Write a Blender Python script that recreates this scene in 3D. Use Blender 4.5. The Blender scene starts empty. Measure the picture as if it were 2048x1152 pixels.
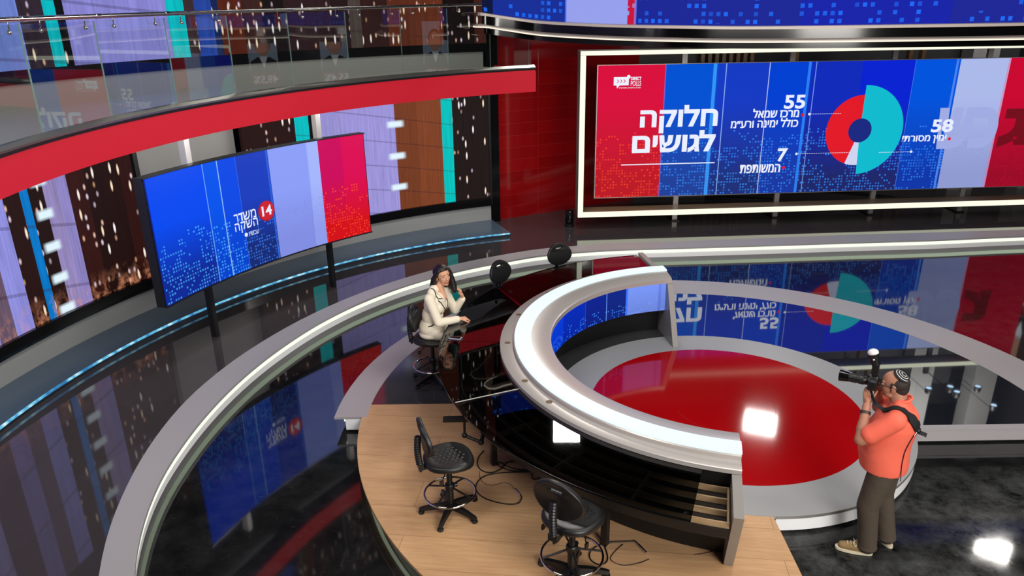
import bpy, bmesh, math, random
from mathutils import Vector, Matrix
from mathutils.bvhtree import BVHTree
random.seed(7)
PI = math.pi
R = math.radians
scene = bpy.context.scene
COL = scene.collection

# ---------------------------------------------------------------- camera
cam_data = bpy.data.cameras.new('camera')
cam = bpy.data.objects.new('view_camera', cam_data)
COL.objects.link(cam)
CAM_H = 4.73
p_, r_ = R(20.52), R(-0.83)
Rt = Vector((1, 0, 0)); Up = Vector((0, math.sin(p_), math.cos(p_))); Fw = Vector((0, math.cos(p_), -math.sin(p_)))
X_ = Rt * math.cos(r_) + Up * math.sin(r_)
Y_ = Up * math.cos(r_) - Rt * math.sin(r_)
Z_ = -Fw
cam.matrix_world = Matrix(((X_.x, Y_.x, Z_.x, 0), (X_.y, Y_.y, Z_.y, 0), (X_.z, Y_.z, Z_.z, CAM_H), (0, 0, 0, 1)))
cam_data.sensor_width = 36.0
cam_data.lens = 36.0 * 1483 / 2048
cam_data.clip_end = 200
scene.camera = cam

# ---------------------------------------------------------------- light and exposure
world = bpy.data.worlds.new('world'); scene.world = world
world.use_nodes = True
world.node_tree.nodes['Background'].inputs[0].default_value = (0.8, 0.85, 1, 1)
world.node_tree.nodes['Background'].inputs[1].default_value = 0.05
scene.view_settings.view_transform = 'Standard'
scene.view_settings.look = 'None'
scene.view_settings.exposure = 0.0
scene.view_settings.gamma = 1.0
scene.view_settings.use_curve_mapping = False

def area(name, loc, target, sx, sy, power, color=(1, 1, 1), spread=180):
    d = bpy.data.lights.new(name, 'AREA'); d.shape = 'RECTANGLE'; d.size = sx; d.size_y = sy
    d.energy = power; d.color = color; d.spread = R(spread)
    o = bpy.data.objects.new(name, d); COL.objects.link(o)
    o.location = loc
    o.rotation_euler = (Vector(target) - Vector(loc)).to_track_quat('-Z', 'Y').to_euler()
    return o
WARM = (1.0, 0.96, 0.90)
# studio soft panels hung under the grid: the three whose glare shows in the floor, disc and desk glass
area('softbox_or_fill', (5.75, 15.1, 4.78), (2.5, 8, 0.5), 0.70, 0.45, 45, WARM)
area('softbox_or_fill', (10.4, 13.1, 6.4), (4.0, 6, 0), 0.62, 0.42, 75, WARM)
area('softbox_or_fill', (1.22, 15.0, 6.5), (1.0, 6, 0.5), 0.60, 0.55, 220, WARM)
area('softbox_or_fill', (11.6, 16.9, 7.4), (12.6, 18.9, 5.6), 1.6, 0.4, 200, WARM)  # extra light added to brighten the grey columns for their mirror image
# unseen fill lights added above the near half of the set
area('softbox_or_fill', (2.5, 6.5, 7.4), (2.5, 8, 0), 3.0, 2.2, 190, WARM)
area('softbox_or_fill', (-3.0, 4.0, 7.4), (-2.0, 9, 0), 2.5, 2.0, 190, WARM)
area('softbox_or_fill', (6.5, 2.5, 7.4), (4.0, 7, 0.5), 2.5, 2.0, 170, WARM)
area('softbox_or_fill', (3.0, 0.5, 7.0), (2.5, 14, 1.5), 3.0, 1.5, 200, WARM)
# added front fill for stage and curved walls, and added fill over the walkway
area('softbox_or_fill', (4.0, -4.0, 5.6), (4.0, 7.5, 0.4), 3.0, 2.0, 620, WARM)
area('softbox_or_fill', (6.5, -3.5, 4.6), (-4.0, 13, 1.2), 3.0, 2.0, 420, WARM)
for a_ in (188, 160, 132):
    cx_, cy_ = 3.74 + 8.25 * math.cos(R(a_)), 6.84 + 8.25 * math.sin(R(a_))
    area('walkway_fill', (cx_, cy_, 7.3), (3.12 + 9.7 * math.cos(R(a_)), 7.24 + 9.7 * math.sin(R(a_)), 6.1), 2.2, 0.3, 52, WARM)

# fill lights added under the balcony to brighten the plinth and wall behind
for a_ in (190, 176, 162, 148, 134, 120):
    cx_, cy_ = 3.74 + 8.35 * math.cos(R(a_)), 6.84 + 8.35 * math.sin(R(a_))
    area('balcony_fill', (cx_, cy_, 3.26), (3.12 + 9.7 * math.cos(R(a_)), 7.24 + 9.7 * math.sin(R(a_)), 2.5), 1.4, 0.12, 40, (1, .98, .96))

# ---------------------------------------------------------------- helpers
def srgb(r, g=None, b=None):
    if g is None: r, g, b = r
    f = lambda c: (c / 255 / 12.92) if c / 255 <= 0.04045 else ((c / 255 + 0.055) / 1.055) ** 2.4
    return (f(r), f(g), f(b), 1.0)

def mat(name, col, rough=0.5, metal=0.0, ior=1.45, emit=None, es=1.0, coat=0.0):
    m = bpy.data.materials.new(name); m.use_nodes = True
    b = m.node_tree.nodes['Principled BSDF']
    b.inputs['Base Color'].default_value = col
    b.inputs['Roughness'].default_value = rough
    b.inputs['Metallic'].default_value = metal
    b.inputs['IOR'].default_value = ior
    b.inputs['Coat Weight'].default_value = coat
    if emit:
        b.inputs['Emission Color'].default_value = emit
        b.inputs['Emission Strength'].default_value = es
    return m

class NT:
    """small wrapper to wire node trees"""
    def __init__(self, m):
        self.t = m.node_tree; self.n = self.t.nodes; self.l = self.t.links
        self.bsdf = self.n.get('Principled BSDF'); self.out = self.n.get('Material Output')
    def new(self, typ, **kw):
        n = self.n.new(typ)
        for k, v in kw.items(): setattr(n, k, v)
        return n
    def put(self, sock, v):
        if hasattr(v, 'is_linked'): self.l.new(v, sock)
        else: sock.default_value = v
    def math(self, op, a, b=0.0, c=0.0, clamp=False):
        n = self.new('ShaderNodeMath', operation=op, use_clamp=clamp)
        self.put(n.inputs[0], a); self.put(n.inputs[1], b); self.put(n.inputs[2], c)
        return n.outputs[0]
    def mix(self, fac, a, b, blend='MIX'):
        n = self.new('ShaderNodeMix', data_type='RGBA', blend_type=blend)
        self.put(n.inputs[0], fac); self.put(n.inputs[6], a); self.put(n.inputs[7], b)
        return n.outputs[2]
    def ramp(self, fac, stops, interp='LINEAR'):
        n = self.new('ShaderNodeValToRGB'); cr = n.color_ramp; cr.interpolation = interp
        while len(cr.elements) > 1: cr.elements.remove(cr.elements[-1])
        cr.elements[0].position = stops[0][0]; cr.elements[0].color = stops[0][1]
        for p, c in stops[1:]:
            e = cr.elements.new(min(1, max(0, p))); e.color = c
        self.l.new(fac, n.inputs[0]); return n.outputs[0]
    def noise(self, vec, scale, detail=2, rough=0.5):
        n = self.new('ShaderNodeTexNoise'); n.inputs['Scale'].default_value = scale
        n.inputs['Detail'].default_value = detail; n.inputs['Roughness'].default_value = rough
        if vec is not None: self.l.new(vec, n.inputs['Vector'])
        return n.outputs['Fac']
    def obj(self): return self.new('ShaderNodeTexCoord').outputs['Object']
    def uv(self): return self.new('ShaderNodeTexCoord').outputs['UV']
    def sep(self, v):
        n = self.new('ShaderNodeSeparateXYZ'); self.l.new(v, n.inputs[0]); return n.outputs
    def comb(self, x, y, z=0.0):
        n = self.new('ShaderNodeCombineXYZ'); self.put(n.inputs[0], x); self.put(n.inputs[1], y); self.put(n.inputs[2], z)
        return n.outputs[0]
    def mapping(self, v, scale=(1, 1, 1), rot=(0, 0, 0), loc=(0, 0, 0)):
        n = self.new('ShaderNodeMapping'); n.inputs['Scale'].default_value = scale
        n.inputs['Rotation'].default_value = rot; n.inputs['Location'].default_value = loc
        self.l.new(v, n.inputs['Vector']); return n.outputs[0]
    def bump(self, h, strength=0.2, dist=0.01):
        n = self.new('ShaderNodeBump'); n.inputs['Strength'].default_value = strength
        n.inputs['Distance'].default_value = dist; self.l.new(h, n.inputs['Height'])
        self.l.new(n.outputs[0], self.bsdf.inputs['Normal'])

def tag(o, label=None, cat=None, group=None, kind=None):
    if label: o['label'] = label
    if cat: o['category'] = cat
    if group: o['group'] = group
    if kind: o['kind'] = kind
    return o

def thing(name, label, cat, loc=(0, 0, 0), rz=0.0, group=None, kind=None):
    o = bpy.data.objects.new(name, None); COL.objects.link(o)
    o.location = loc; o.rotation_euler = (0, 0, rz); o.empty_display_size = 0.1
    return tag(o, label, cat, group, kind)

def link_mesh(name, me, mats, parent=None, smooth=None):
    o = bpy.data.objects.new(name, me); COL.objects.link(o)
    if not isinstance(mats, (list, tuple)): mats = [mats]
    if not me.materials:
        for m in mats: me.materials.append(m)
    if parent is not None: o.parent = parent
    if smooth is not None:
        if smooth >= 180:
            me.shade_smooth()
        elif smooth > 0:
            me.shade_smooth(); me.set_sharp_from_angle(angle=R(smooth))
    return o

class MB:
    """collects geometry for ONE mesh object"""
    def __init__(self): self.v = []; self.f = []; self.mi = []; self.uvs = {}
    def add(self, vs, fs, mi=0, M=None, uvs=None):
        b = len(self.v)
        for q in vs:
            q = Vector(q)
            if M is not None: q = M @ q
            self.v.append(q)
        for k, f in enumerate(fs):
            if uvs: self.uvs[len(self.f)] = uvs[k]
            self.f.append([b + i for i in f]); self.mi.append(mi)
        return self
    def box(self, c, s, rz=0.0, mi=0, M=None):
        x, y, z = s[0] / 2, s[1] / 2, s[2] / 2
        T = Matrix.Translation(c) @ Matrix.Rotation(rz, 4, 'Z')
        if M is not None: T = M @ T
        vs = [(-x, -y, -z), (x, -y, -z), (x, y, -z), (-x, y, -z), (-x, -y, z), (x, -y, z), (x, y, z), (-x, y, z)]
        fs = [(0, 3, 2, 1), (4, 5, 6, 7), (0, 1, 5, 4), (1, 2, 6, 5), (2, 3, 7, 6), (3, 0, 4, 7)]
        return self.add(vs, fs, mi, T)
    def tube(self, pts, r, n=10, mi=0, closed=False, caps=True):
        pts = [Vector(p) for p in pts]; m = len(pts)
        rr = r if isinstance(r, (list, tuple)) else [r] * m
        vs = []; up = None
        for i, p in enumerate(pts):
            if closed: t = pts[(i + 1) % m] - pts[i - 1]
            else: t = pts[min(i + 1, m - 1)] - pts[max(i - 1, 0)]
            t = t.normalized() if t.length > 1e-9 else Vector((0, 0, 1))
            if up is None:
                up = Vector((0, 0, 1)) if abs(t.z) < 0.9 else Vector((1, 0, 0))
            a = (up - t * up.dot(t))
            if a.length < 1e-6: a = t.orthogonal()
            a.normalize(); b = t.cross(a); up = a
            for k in range(n):
                q = 2 * PI * k / n
                vs.append(p + (a * math.cos(q) + b * math.sin(q)) * rr[i])
        fs = []
        for i in range(m if closed else m - 1):
            j = (i + 1) % m
            for k in range(n):
                k2 = (k + 1) % n
                fs.append((i * n + k, i * n + k2, j * n + k2, j * n + k))
        if caps and not closed:
            fs.append(tuple(reversed(range(n)))); fs.append(tuple((m - 1) * n + k for k in range(n)))
        return self.add(vs, fs, mi)
    def lathe(self, prof, n=24, c=(0, 0, 0), mi=0, M=None):
        vs = []; fs = []; m = len(prof)
        for k in range(n):
            a = 2 * PI * k / n
            for (r, z) in prof: vs.append((c[0] + r * math.cos(a), c[1] + r * math.sin(a), c[2] + z))
        for k in range(n):
            k2 = (k + 1) % n
            for i in range(m - 1): fs.append((k * m + i, k2 * m + i, k2 * m + i + 1, k * m + i + 1))
        fs.append(tuple(k * m for k in reversed(range(n)))); fs.append(tuple(k * m + m - 1 for k in range(n)))
        return self.add(vs, fs, mi, M)
    def ell(self, c, rad, M3=None, nu=26, nv=16, mi=0):
        c = Vector(c); vs = []; fs = []
        P = lambda x, y, z: c + ((M3 @ Vector((x * rad[0], y * rad[1], z * rad[2]))) if M3 else Vector((x * rad[0], y * rad[1], z * rad[2])))
        vs.append(P(0, 0, 1))
        for i in range(1, nv):
            th = PI * i / nv
            for k in range(nu):
                a = 2 * PI * k / nu
                vs.append(P(math.sin(th) * math.cos(a), math.sin(th) * math.sin(a), math.cos(th)))
        vs.append(P(0, 0, -1))
        for k in range(nu): fs.append((0, 1 + k, 1 + (k + 1) % nu))
        for i in range(nv - 2):
            for k in range(nu):
                a = 1 + i * nu + k; b = 1 + i * nu + (k + 1) % nu
                fs.append((a, a + nu, b + nu, b))
        L = len(vs) - 1; s = 1 + (nv - 2) * nu
        for k in range(nu): fs.append((L, s + (k + 1) % nu, s + k))
        return self.add(vs, fs, mi)
    def cap(self, p0, r0, p1, r1, n=20, mi=0):
        """tapered capsule"""
        p0 = Vector(p0); p1 = Vector(p1); t = (p1 - p0)
        if t.length < 1e-6: return self.ell(p0, (r0,) * 3)
        t.normalize(); a = t.orthogonal().normalized(); b = t.cross(a)
        rings = []
        for i in range(5):
            q = -PI / 2 + PI / 2 * i / 4
            rings.append((p0 + t * (r0 * math.sin(q)), max(r0 * math.cos(q), 1e-4)))
        for i in range(5):
            q = PI / 2 * i / 4
            rings.append((p1 + t * (r1 * math.sin(q)), max(r1 * math.cos(q), 1e-4)))
        vs = []; fs = []
        for (c, r) in rings:
            for k in range(n):
                q = 2 * PI * k / n; vs.append(c + (a * math.cos(q) + b * math.sin(q)) * r)
        m = len(rings)
        for i in range(m - 1):
            for k in range(n):
                k2 = (k + 1) % n
                fs.append((i * n + k, i * n + k2, (i + 1) * n + k2, (i + 1) * n + k))
        fs.append(tuple(reversed(range(n)))); fs.append(tuple((m - 1) * n + k for k in range(n)))
        return self.add(vs, fs, mi)
    def chain(self, pts, rr):
        for i in range(len(pts) - 1): self.cap(pts[i], rr[i], pts[i + 1], rr[i + 1])
        return self
    def build(self, name, mats, parent=None, smooth=35):
        me = bpy.data.meshes.new(name)
        me.from_pydata([tuple(q) for q in self.v], [], self.f)
        for p, i in zip(me.polygons, self.mi): p.material_index = i
        if self.uvs:
            ul = me.uv_layers.new(name='UVMap')
            for p in me.polygons:
                u = self.uvs.get(p.index)
                if u:
                    for li, c in zip(p.loop_indices, u): ul.data[li].uv = c
        bm = bmesh.new(); bm.from_mesh(me); bmesh.ops.recalc_face_normals(bm, faces=bm.faces); bm.to_mesh(me); bm.free()
        me.update()
        return link_mesh(name, me, mats, parent, smooth)

C0 = Vector((2.55, 7.9))
def pol(r, deg, z=0.0, c=C0): return Vector((c[0] + r * math.cos(R(deg)), c[1] + r * math.sin(R(deg)), z))

def lin(a, b, n): return [a + (b - a) * i / n for i in range(n + 1)]

def sweep(mb, sections, mi=0, closed_prof=True, caps=True, uv=False):
    """sections: list of lists of points (same length); joined into a solid"""
    m = len(sections[0]); vs = [q for s in sections for q in s]; fs = []; uvs = []
    N = len(sections)
    for i in range(N - 1):
        for k in range(m if closed_prof else m - 1):
            k2 = (k + 1) % m
            fs.append((i * m + k, (i + 1) * m + k, (i + 1) * m + k2, i * m + k2))
            uvs.append([(i / (N - 1), k / max(1, m - 1)), ((i + 1) / (N - 1), k / max(1, m - 1)), ((i + 1) / (N - 1), k2 / max(1, m - 1)), (i / (N - 1), k2 / max(1, m - 1))])
    if caps and closed_prof:
        fs.append(tuple(range(m))); uvs.append([(0, 0)] * m)
        fs.append(tuple((N - 1) * m + k for k in reversed(range(m)))); uvs.append([(1, 0)] * m)
    mb.add(vs, fs, mi, uvs=uvs if uv else None)
    return mb

def ring_prism(mb, prof, a0, a1, n=48, c=C0, mi=0):
    """closed profile of (r,z) swept round c from a0 to a1 degrees"""
    return sweep(mb, [[pol(r, a, z, c) for (r, z) in prof] for a in lin(a0, a1, n)], mi)

def box_prof(r0, r1, z0, z1): return [(r0, z0), (r1, z0), (r1, z1), (r0, z1)]

def poly_prism(mb, pts, z0, z1, mi=0):
    """vertical prism over a simple polygon (counter-clockwise)"""
    n = len(pts)
    vs = [(p[0], p[1], z0) for p in pts] + [(p[0], p[1], z1) for p in pts]
    fs = [tuple(reversed(range(n))), tuple(range(n, 2 * n))] + [(i, (i + 1) % n, n + (i + 1) % n, n + i) for i in range(n)]
    return mb.add(vs, fs, mi)

def bake_remesh(mb, voxel, smooth_it=3):
    """one continuous skin over all the overlapping volumes in mb"""
    me = bpy.data.meshes.new('tmp'); me.from_pydata([tuple(q) for q in mb.v], [], mb.f); me.update()
    o = bpy.data.objects.new('tmp', me); COL.objects.link(o)
    md = o.modifiers.new('r', 'REMESH'); md.mode = 'VOXEL'; md.voxel_size = voxel; md.adaptivity = 0
    if smooth_it:
        s = o.modifiers.new('s', 'SMOOTH'); s.factor = 0.5; s.iterations = smooth_it
    bpy.context.view_layer.update()
    dg = bpy.context.evaluated_depsgraph_get()
    out = bpy.data.meshes.new_from_object(o.evaluated_get(dg))
    bpy.data.objects.remove(o, do_unlink=True); bpy.data.meshes.remove(me)
    out.materials.clear()
    return out

def curve_mesh(splines, extrude, bevel, res=3):
    """flat outline (with holes) given thickness and rounded edges; returns a mesh in xy, thickness in z"""
    c = bpy.data.curves.new('tmp', 'CURVE'); c.dimensions = '2D'; c.fill_mode = 'BOTH'
    c.extrude = extrude; c.bevel_depth = bevel; c.bevel_resolution = res
    for pts in splines:
        s = c.splines.new('POLY'); s.points.add(len(pts) - 1); s.use_cyclic_u = True
        for p, q in zip(s.points, pts): p.co = (q[0], q[1], 0, 1)
    o = bpy.data.objects.new('tmp', c); COL.objects.link(o); bpy.context.view_layer.update()
    me = bpy.data.meshes.new_from_object(o.evaluated_get(bpy.context.evaluated_depsgraph_get()))
    bpy.data.objects.remove(o, do_unlink=True)
    return me

def text_mesh(body, offset=0.0):
    c = bpy.data.curves.new('tmp', 'FONT'); c.body = body; c.size = 1; c.offset = offset; c.resolution_u = 4
    o = bpy.data.objects.new('tmp', c); COL.objects.link(o); bpy.context.view_layer.update()
    me = bpy.data.meshes.new_from_object(o.evaluated_get(bpy.context.evaluated_depsgraph_get()))
    bpy.data.objects.remove(o, do_unlink=True)
    return me

def lettering(name, body, bbox, surf, m, parent, bold=0.0, rtl=False):
    """letters stretched into bbox (u0,u1,v0,v1) on a surface: surf(u,v) -> point"""
    me = text_mesh(body[::-1] if rtl else body, max(bold, 0))
    xs = [v.co.x for v in me.vertices]; ys = [v.co.y for v in me.vertices]
    x0, x1, y0, y1 = min(xs), max(xs), min(ys), max(ys)
    u0, u1, v0, v1 = bbox
    for v in me.vertices:
        v.co = surf(u0 + (v.co.x - x0) / (x1 - x0) * (u1 - u0), v0 + (v.co.y - y0) / (y1 - y0) * (v1 - v0))
    if bold < 0:                                  # thicken the strokes by repeating the letters a little aside
        k = -bold; pts = [V_.co.copy() for V_ in me.vertices]; fs = [tuple(p.vertices) for p in me.polygons]; n = len(pts)
        du = (surf(u0 + k * (v1 - v0), v0) - surf(u0, v0)); dv = (surf(u0, v0 + k * .5 * (v1 - v0)) - surf(u0, v0))
        allp = []; allf = []
        for j, (a, b) in enumerate(((0, 0), (1, 0), (-1, 0), (0, 1), (0, -1))):
            allp += [p + du * a + dv * b for p in pts]; allf += [tuple(i + j * n for i in f) for f in fs]
        me2 = bpy.data.meshes.new(name); me2.from_pydata(allp, [], allf); bpy.data.meshes.remove(me); me = me2
    me.materials.clear()
    return link_mesh(name, me, m, parent)

def rot_about(a): return Matrix.Rotation(a, 4, 'Z')
def arcpts(cx, cy, r, a0, a1, n): return [(cx + r * math.cos(R(a)), cy + r * math.sin(R(a))) for a in lin(a0, a1, n)]

def dup(root, loc, rz, label, group=None):
    r = root.copy(); COL.objects.link(r); r.location = loc; r.rotation_euler = (0, 0, rz); r['label'] = label
    for ch in list(root.children):
        c = ch.copy(); COL.objects.link(c); c.parent = r
        for g in list(ch.children):
            d = g.copy(); COL.objects.link(d); d.parent = c
    return r
# ---------------------------------------------------------------- materials
def tile_mat(name, col, rough, ior, scale, rot=0.0, joint=0.5, dust=0.0, dustcol=(0.3, 0.3, 0.3, 1), wave=0.0, jw=0.006, worn=None):
    m = mat(name, col, rough, 0, ior); t = NT(m); o = t.obj()
    v = t.mapping(o, (1, 1, 1), (0, 0, rot))
    b = t.new('ShaderNodeTexBrick', offset=0.5)
    t.l.new(v, b.inputs['Vector'])
    b.inputs['Color1'].default_value = col; b.inputs['Color2'].default_value = tuple(c * 1.15 for c in col[:3]) + (1,)
    b.inputs['Mortar'].default_value = tuple(c * joint for c in col[:3]) + (1,)
    b.inputs['Scale'].default_value = 1.0; b.inputs['Mortar Size'].default_value = jw
    b.inputs['Brick Width'].default_value = scale[0]; b.inputs['Row Height'].default_value = scale[1]
    c = b.outputs['Color']
    if dust:
        n1 = t.noise(o, 4.2, 8, 0.72); n4 = t.noise(o, 0.9, 3, 0.5)
        haze = t.math('MULTIPLY', t.ramp(n1, [(0.34, (0, 0, 0, 1)), (0.86, (1, 1, 1, 1))]), t.ramp(n4, [(0.35, (.15, .15, .15, 1)), (0.65, (1, 1, 1, 1))]))
        amt = dust
        if worn:      # trodden, scuffed area in front of the stage
            ox, oy, oz = t.sep(o)
            reg = t.math('MULTIPLY', t.ramp(t.math('SUBTRACT', ox, worn[0][0] - 2.5), [(0.05, (0, 0, 0, 1)), (0.30, (1, 1, 1, 1))]), t.ramp(t.math('SUBTRACT', worn[0][1], oy), [(0.0, (0, 0, 0, 1)), (0.06, (1, 1, 1, 1))]))
            amt = t.math('MULTIPLY_ADD', reg, worn[1], dust)
            t.put(t.bsdf.inputs['Specular IOR Level'], t.math('MULTIPLY_ADD', reg, -0.38, 0.5))
        k = t.math('MULTIPLY', haze, amt)
        sc = None
        for ang, sx, sy, sd in ((.6, 3, 60, 2.0), (-.3, 60, 3, 1.9), (1.1, 4, 70, 1.7), (.1, 5, 80, 2.3)):
            q = t.ramp(t.noise(t.mapping(o, (sx, sy, 1), (0, 0, ang), (ang, sd, 0)), sd, 2, 0.5), [(0.735, (0, 0, 0, 1)), (0.765, (1, 1, 1, 1))])
            sc = q if sc is None else t.math('ADD', sc, q)
        k = t.math('ADD', k, t.math('MULTIPLY', sc, dust * 2.2), clamp=True)
        c = t.mix(k, c, dustcol)
        t.put(t.bsdf.inputs['Roughness'], t.math('MULTIPLY_ADD', k, 0.22, rough))
    t.l.new(c, t.bsdf.inputs['Base Color'])
    h = t.math('MULTIPLY', b.outputs['Fac'], -0.3)
    if wave:
        h = t.math('ADD', h, t.math('MULTIPLY', t.noise(o, 2.5, 1), wave))
    t.bump(h, 0.12, 0.004)
    return m

M_FLOOR = tile_mat('black_floor', srgb(13, 13, 15), 0.045, 1.8, (40, 40), dust=0.07, dustcol=srgb(165, 168, 165), wave=0.5, worn=((3.0, 6.9), 0.22))
M_RAISED = tile_mat('charcoal_tile', srgb(57, 53, 55), 0.035, 1.65, (1.2, 1.2), rot=0.5, joint=0.85, wave=0.25)
M_MIRROR = tile_mat('mirror_tile', srgb(30, 32, 40), 0.025, 4.2, (1.25, 1.25), rot=0.55, joint=0.3, wave=0.05, jw=0.004)
M_DARKTILE = tile_mat('dark_platform_tile', srgb(50, 50, 53), 0.10, 1.7, (1.2, 1.2), rot=0.0, joint=0.7, dust=0.05, dustcol=srgb(120, 120, 120))
M_WHITE = mat('white_laminate', srgb(160, 156, 159), 0.4)
M_STAGE = mat('grey_laminate', srgb(150, 151, 152), 0.35)
M_WHITEGLOSS = mat('white_gloss', srgb(242, 242, 245), 0.25)
M_RED = mat('red_gloss', srgb(160, 8, 14), 0.07, ior=1.5)
M_REDFASCIA = mat('red_fascia', srgb(212, 22, 46), 0.5)
M_ALU = mat('brushed_aluminium', srgb(176, 172, 170), 0.38, 0.7)
M_SILVER = mat('silver_laminate', srgb(182, 176, 172), 0.32, 0.35)
M_STEEL = mat('stainless_steel', srgb(190, 188, 180), 0.16, 1.0)
M_CHROME = mat('chrome', srgb(215, 215, 218), 0.08, 1.0)
M_BLACK = mat('black_paint', srgb(18, 18, 19), 0.4)
M_BLACKGLOSS = mat('black_gloss', srgb(10, 10, 12), 0.12)
M_RUBBER = mat('black_polyurethane', srgb(22, 22, 23), 0.42)
M_GREY = mat('grey_paint', srgb(120, 118, 115), 0.5)
M_DGREY = mat('dark_grey_paint', srgb(52, 52, 52), 0.6)
M_CEIL = mat('ceiling_black', srgb(20, 21, 24), 0.9)
M_WALLDARK = mat('studio_wall', srgb(38, 38, 42), 0.8)
M_BASEGREY = mat('plinth_grey', srgb(135, 136, 136), 0.45)
M_LEDGE = mat('ledge_slate', srgb(72, 88, 104), 0.22, ior=1.6)
M_DECK = mat('deck_grey', srgb(142, 142, 136), 0.5)
def glow(name, col, s): return mat(name, (0, 0, 0, 1), 0.5, emit=col, es=s)
M_STRIP = glow('warm_white_strip', srgb(252, 255, 226), 1.1)
M_STEPGLOW = glow('step_strip', srgb(236, 255, 222), 1.25)
M_BAND = glow('opal_light_band', srgb(226, 246, 255), 1.15)
M_CYAN = None
m = glow('cyan_strip', srgb(60, 190, 255), 1.0); t = NT(m)
w = t.new('ShaderNodeTexVoronoi'); w.inputs['Scale'].default_value = 9; t.l.new(t.obj(), w.inputs['Vector'])
t.put(t.bsdf.inputs['Emission Color'], t.ramp(w.outputs['Distance'], [(0.10, srgb(215, 248, 255)), (0.45, srgb(110, 200, 235)), (0.8, srgb(40, 120, 180))]))
M_CYAN = m

def wood(name, c1, c2, plank=(1.9, 0.42), rot=0.12, rough=0.35):
    m = mat(name, c1, rough); t = NT(m); o = t.obj()
    v = t.mapping(o, (1, 1, 1), (0, 0, rot))
    b = t.new('ShaderNodeTexBrick', offset=0.5); t.l.new(v, b.inputs['Vector'])
    b.inputs['Scale'].default_value = 1; b.inputs['Brick Width'].default_value = plank[0]; b.inputs['Row Height'].default_value = plank[1]
    b.inputs['Mortar Size'].default_value = 0.0022; b.inputs['Color1'].default_value = (0, 0, 0, 1); b.inputs['Color2'].default_value = (1, 1, 1, 1)
    b.inputs['Mortar'].default_value = (0.5, 0.5, 0.5, 1)
    g = t.noise(t.mapping(v, (1.2, 16, 16)), 2.2, 6, 0.6)
    g2 = t.noise(t.mapping(v, (0.7, 3, 3)), 1.3, 2)
    f = t.math('ADD', t.math('MULTIPLY', g, 0.65), t.math('MULTIPLY', g2, 0.35))
    c = t.mix(t.ramp(f, [(0.33, (0, 0, 0, 1)), (0.68, (1, 1, 1, 1))]), c1, c2)
    c = t.mix(t.math('MULTIPLY', b.outputs['Color'], 0.16), c, tuple(x * 0.55 for x in c2[:3]) + (1,))
    c = t.mix(b.outputs['Fac'], c, tuple(x * 0.5 for x in c2[:3]) + (1,))
    t.l.new(c, t.bsdf.inputs['Base Color'])
    return m
M_OAK = wood('oak_boards', srgb(206, 166, 125), srgb(180, 138, 98), (3.4, 0.42))
M_SLATWOOD = wood('slat_wood', srgb(120, 92, 64), srgb(96, 70, 46), (4, 4))
M_SHELFWOOD = wood('shelf_board', srgb(128, 108, 86), srgb(106, 86, 66), (30, 3))
M_PLY = wood('plywood', srgb(176, 150, 116), srgb(150, 122, 90), (9, 9))
M_PLYDARK = M_PLY

# glass: clear and smoked, thin solid panes with real reflection
def glass_mat(name, tint, rough=0.0, ior=1.5, boost=1.0):
    m = bpy.data.materials.new(name); m.use_nodes = True
    t = NT(m); t.n.remove(t.bsdf)
    tr = t.new('ShaderNodeBsdfTransparent'); tr.inputs[0].default_value = tint
    gl = t.new('ShaderNodeBsdfGlossy'); gl.inputs['Roughness'].default_value = rough; gl.inputs['Color'].default_value = (boost, boost, boost, 1)
    g = t.new('ShaderNodeNewGeometry'); dp = t.new('ShaderNodeVectorMath', operation='DOT_PRODUCT')
    t.l.new(g.outputs['Normal'], dp.inputs[0]); t.l.new(g.outputs['Incoming'], dp.inputs[1])
    f0 = ((ior - 1) / (ior + 1)) ** 2
    fr = t.math('MULTIPLY_ADD', t.math('POWER', t.math('SUBTRACT', 1.0, t.math('ABSOLUTE', dp.outputs['Value'])), 5.0), 1 - f0, f0)
    mx = t.new('ShaderNodeMixShader'); t.l.new(fr, mx.inputs[0]); t.l.new(tr.outputs[0], mx.inputs[1]); t.l.new(gl.outputs[0], mx.inputs[2])
    t.l.new(mx.outputs[0], t.out.inputs['Surface'])
    return m
M_GLASS = glass_mat('clear_glass', (0.94, 0.97, 0.96, 1), 0.0, 1.58)
M_GLASSEDGE = mat('glass_edge', srgb(120, 150, 140), 0.2)
M_SMOKED = glass_mat('smoked_glass', (0.30, 0.31, 0.32, 1), 0.015, 1.75)

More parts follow.
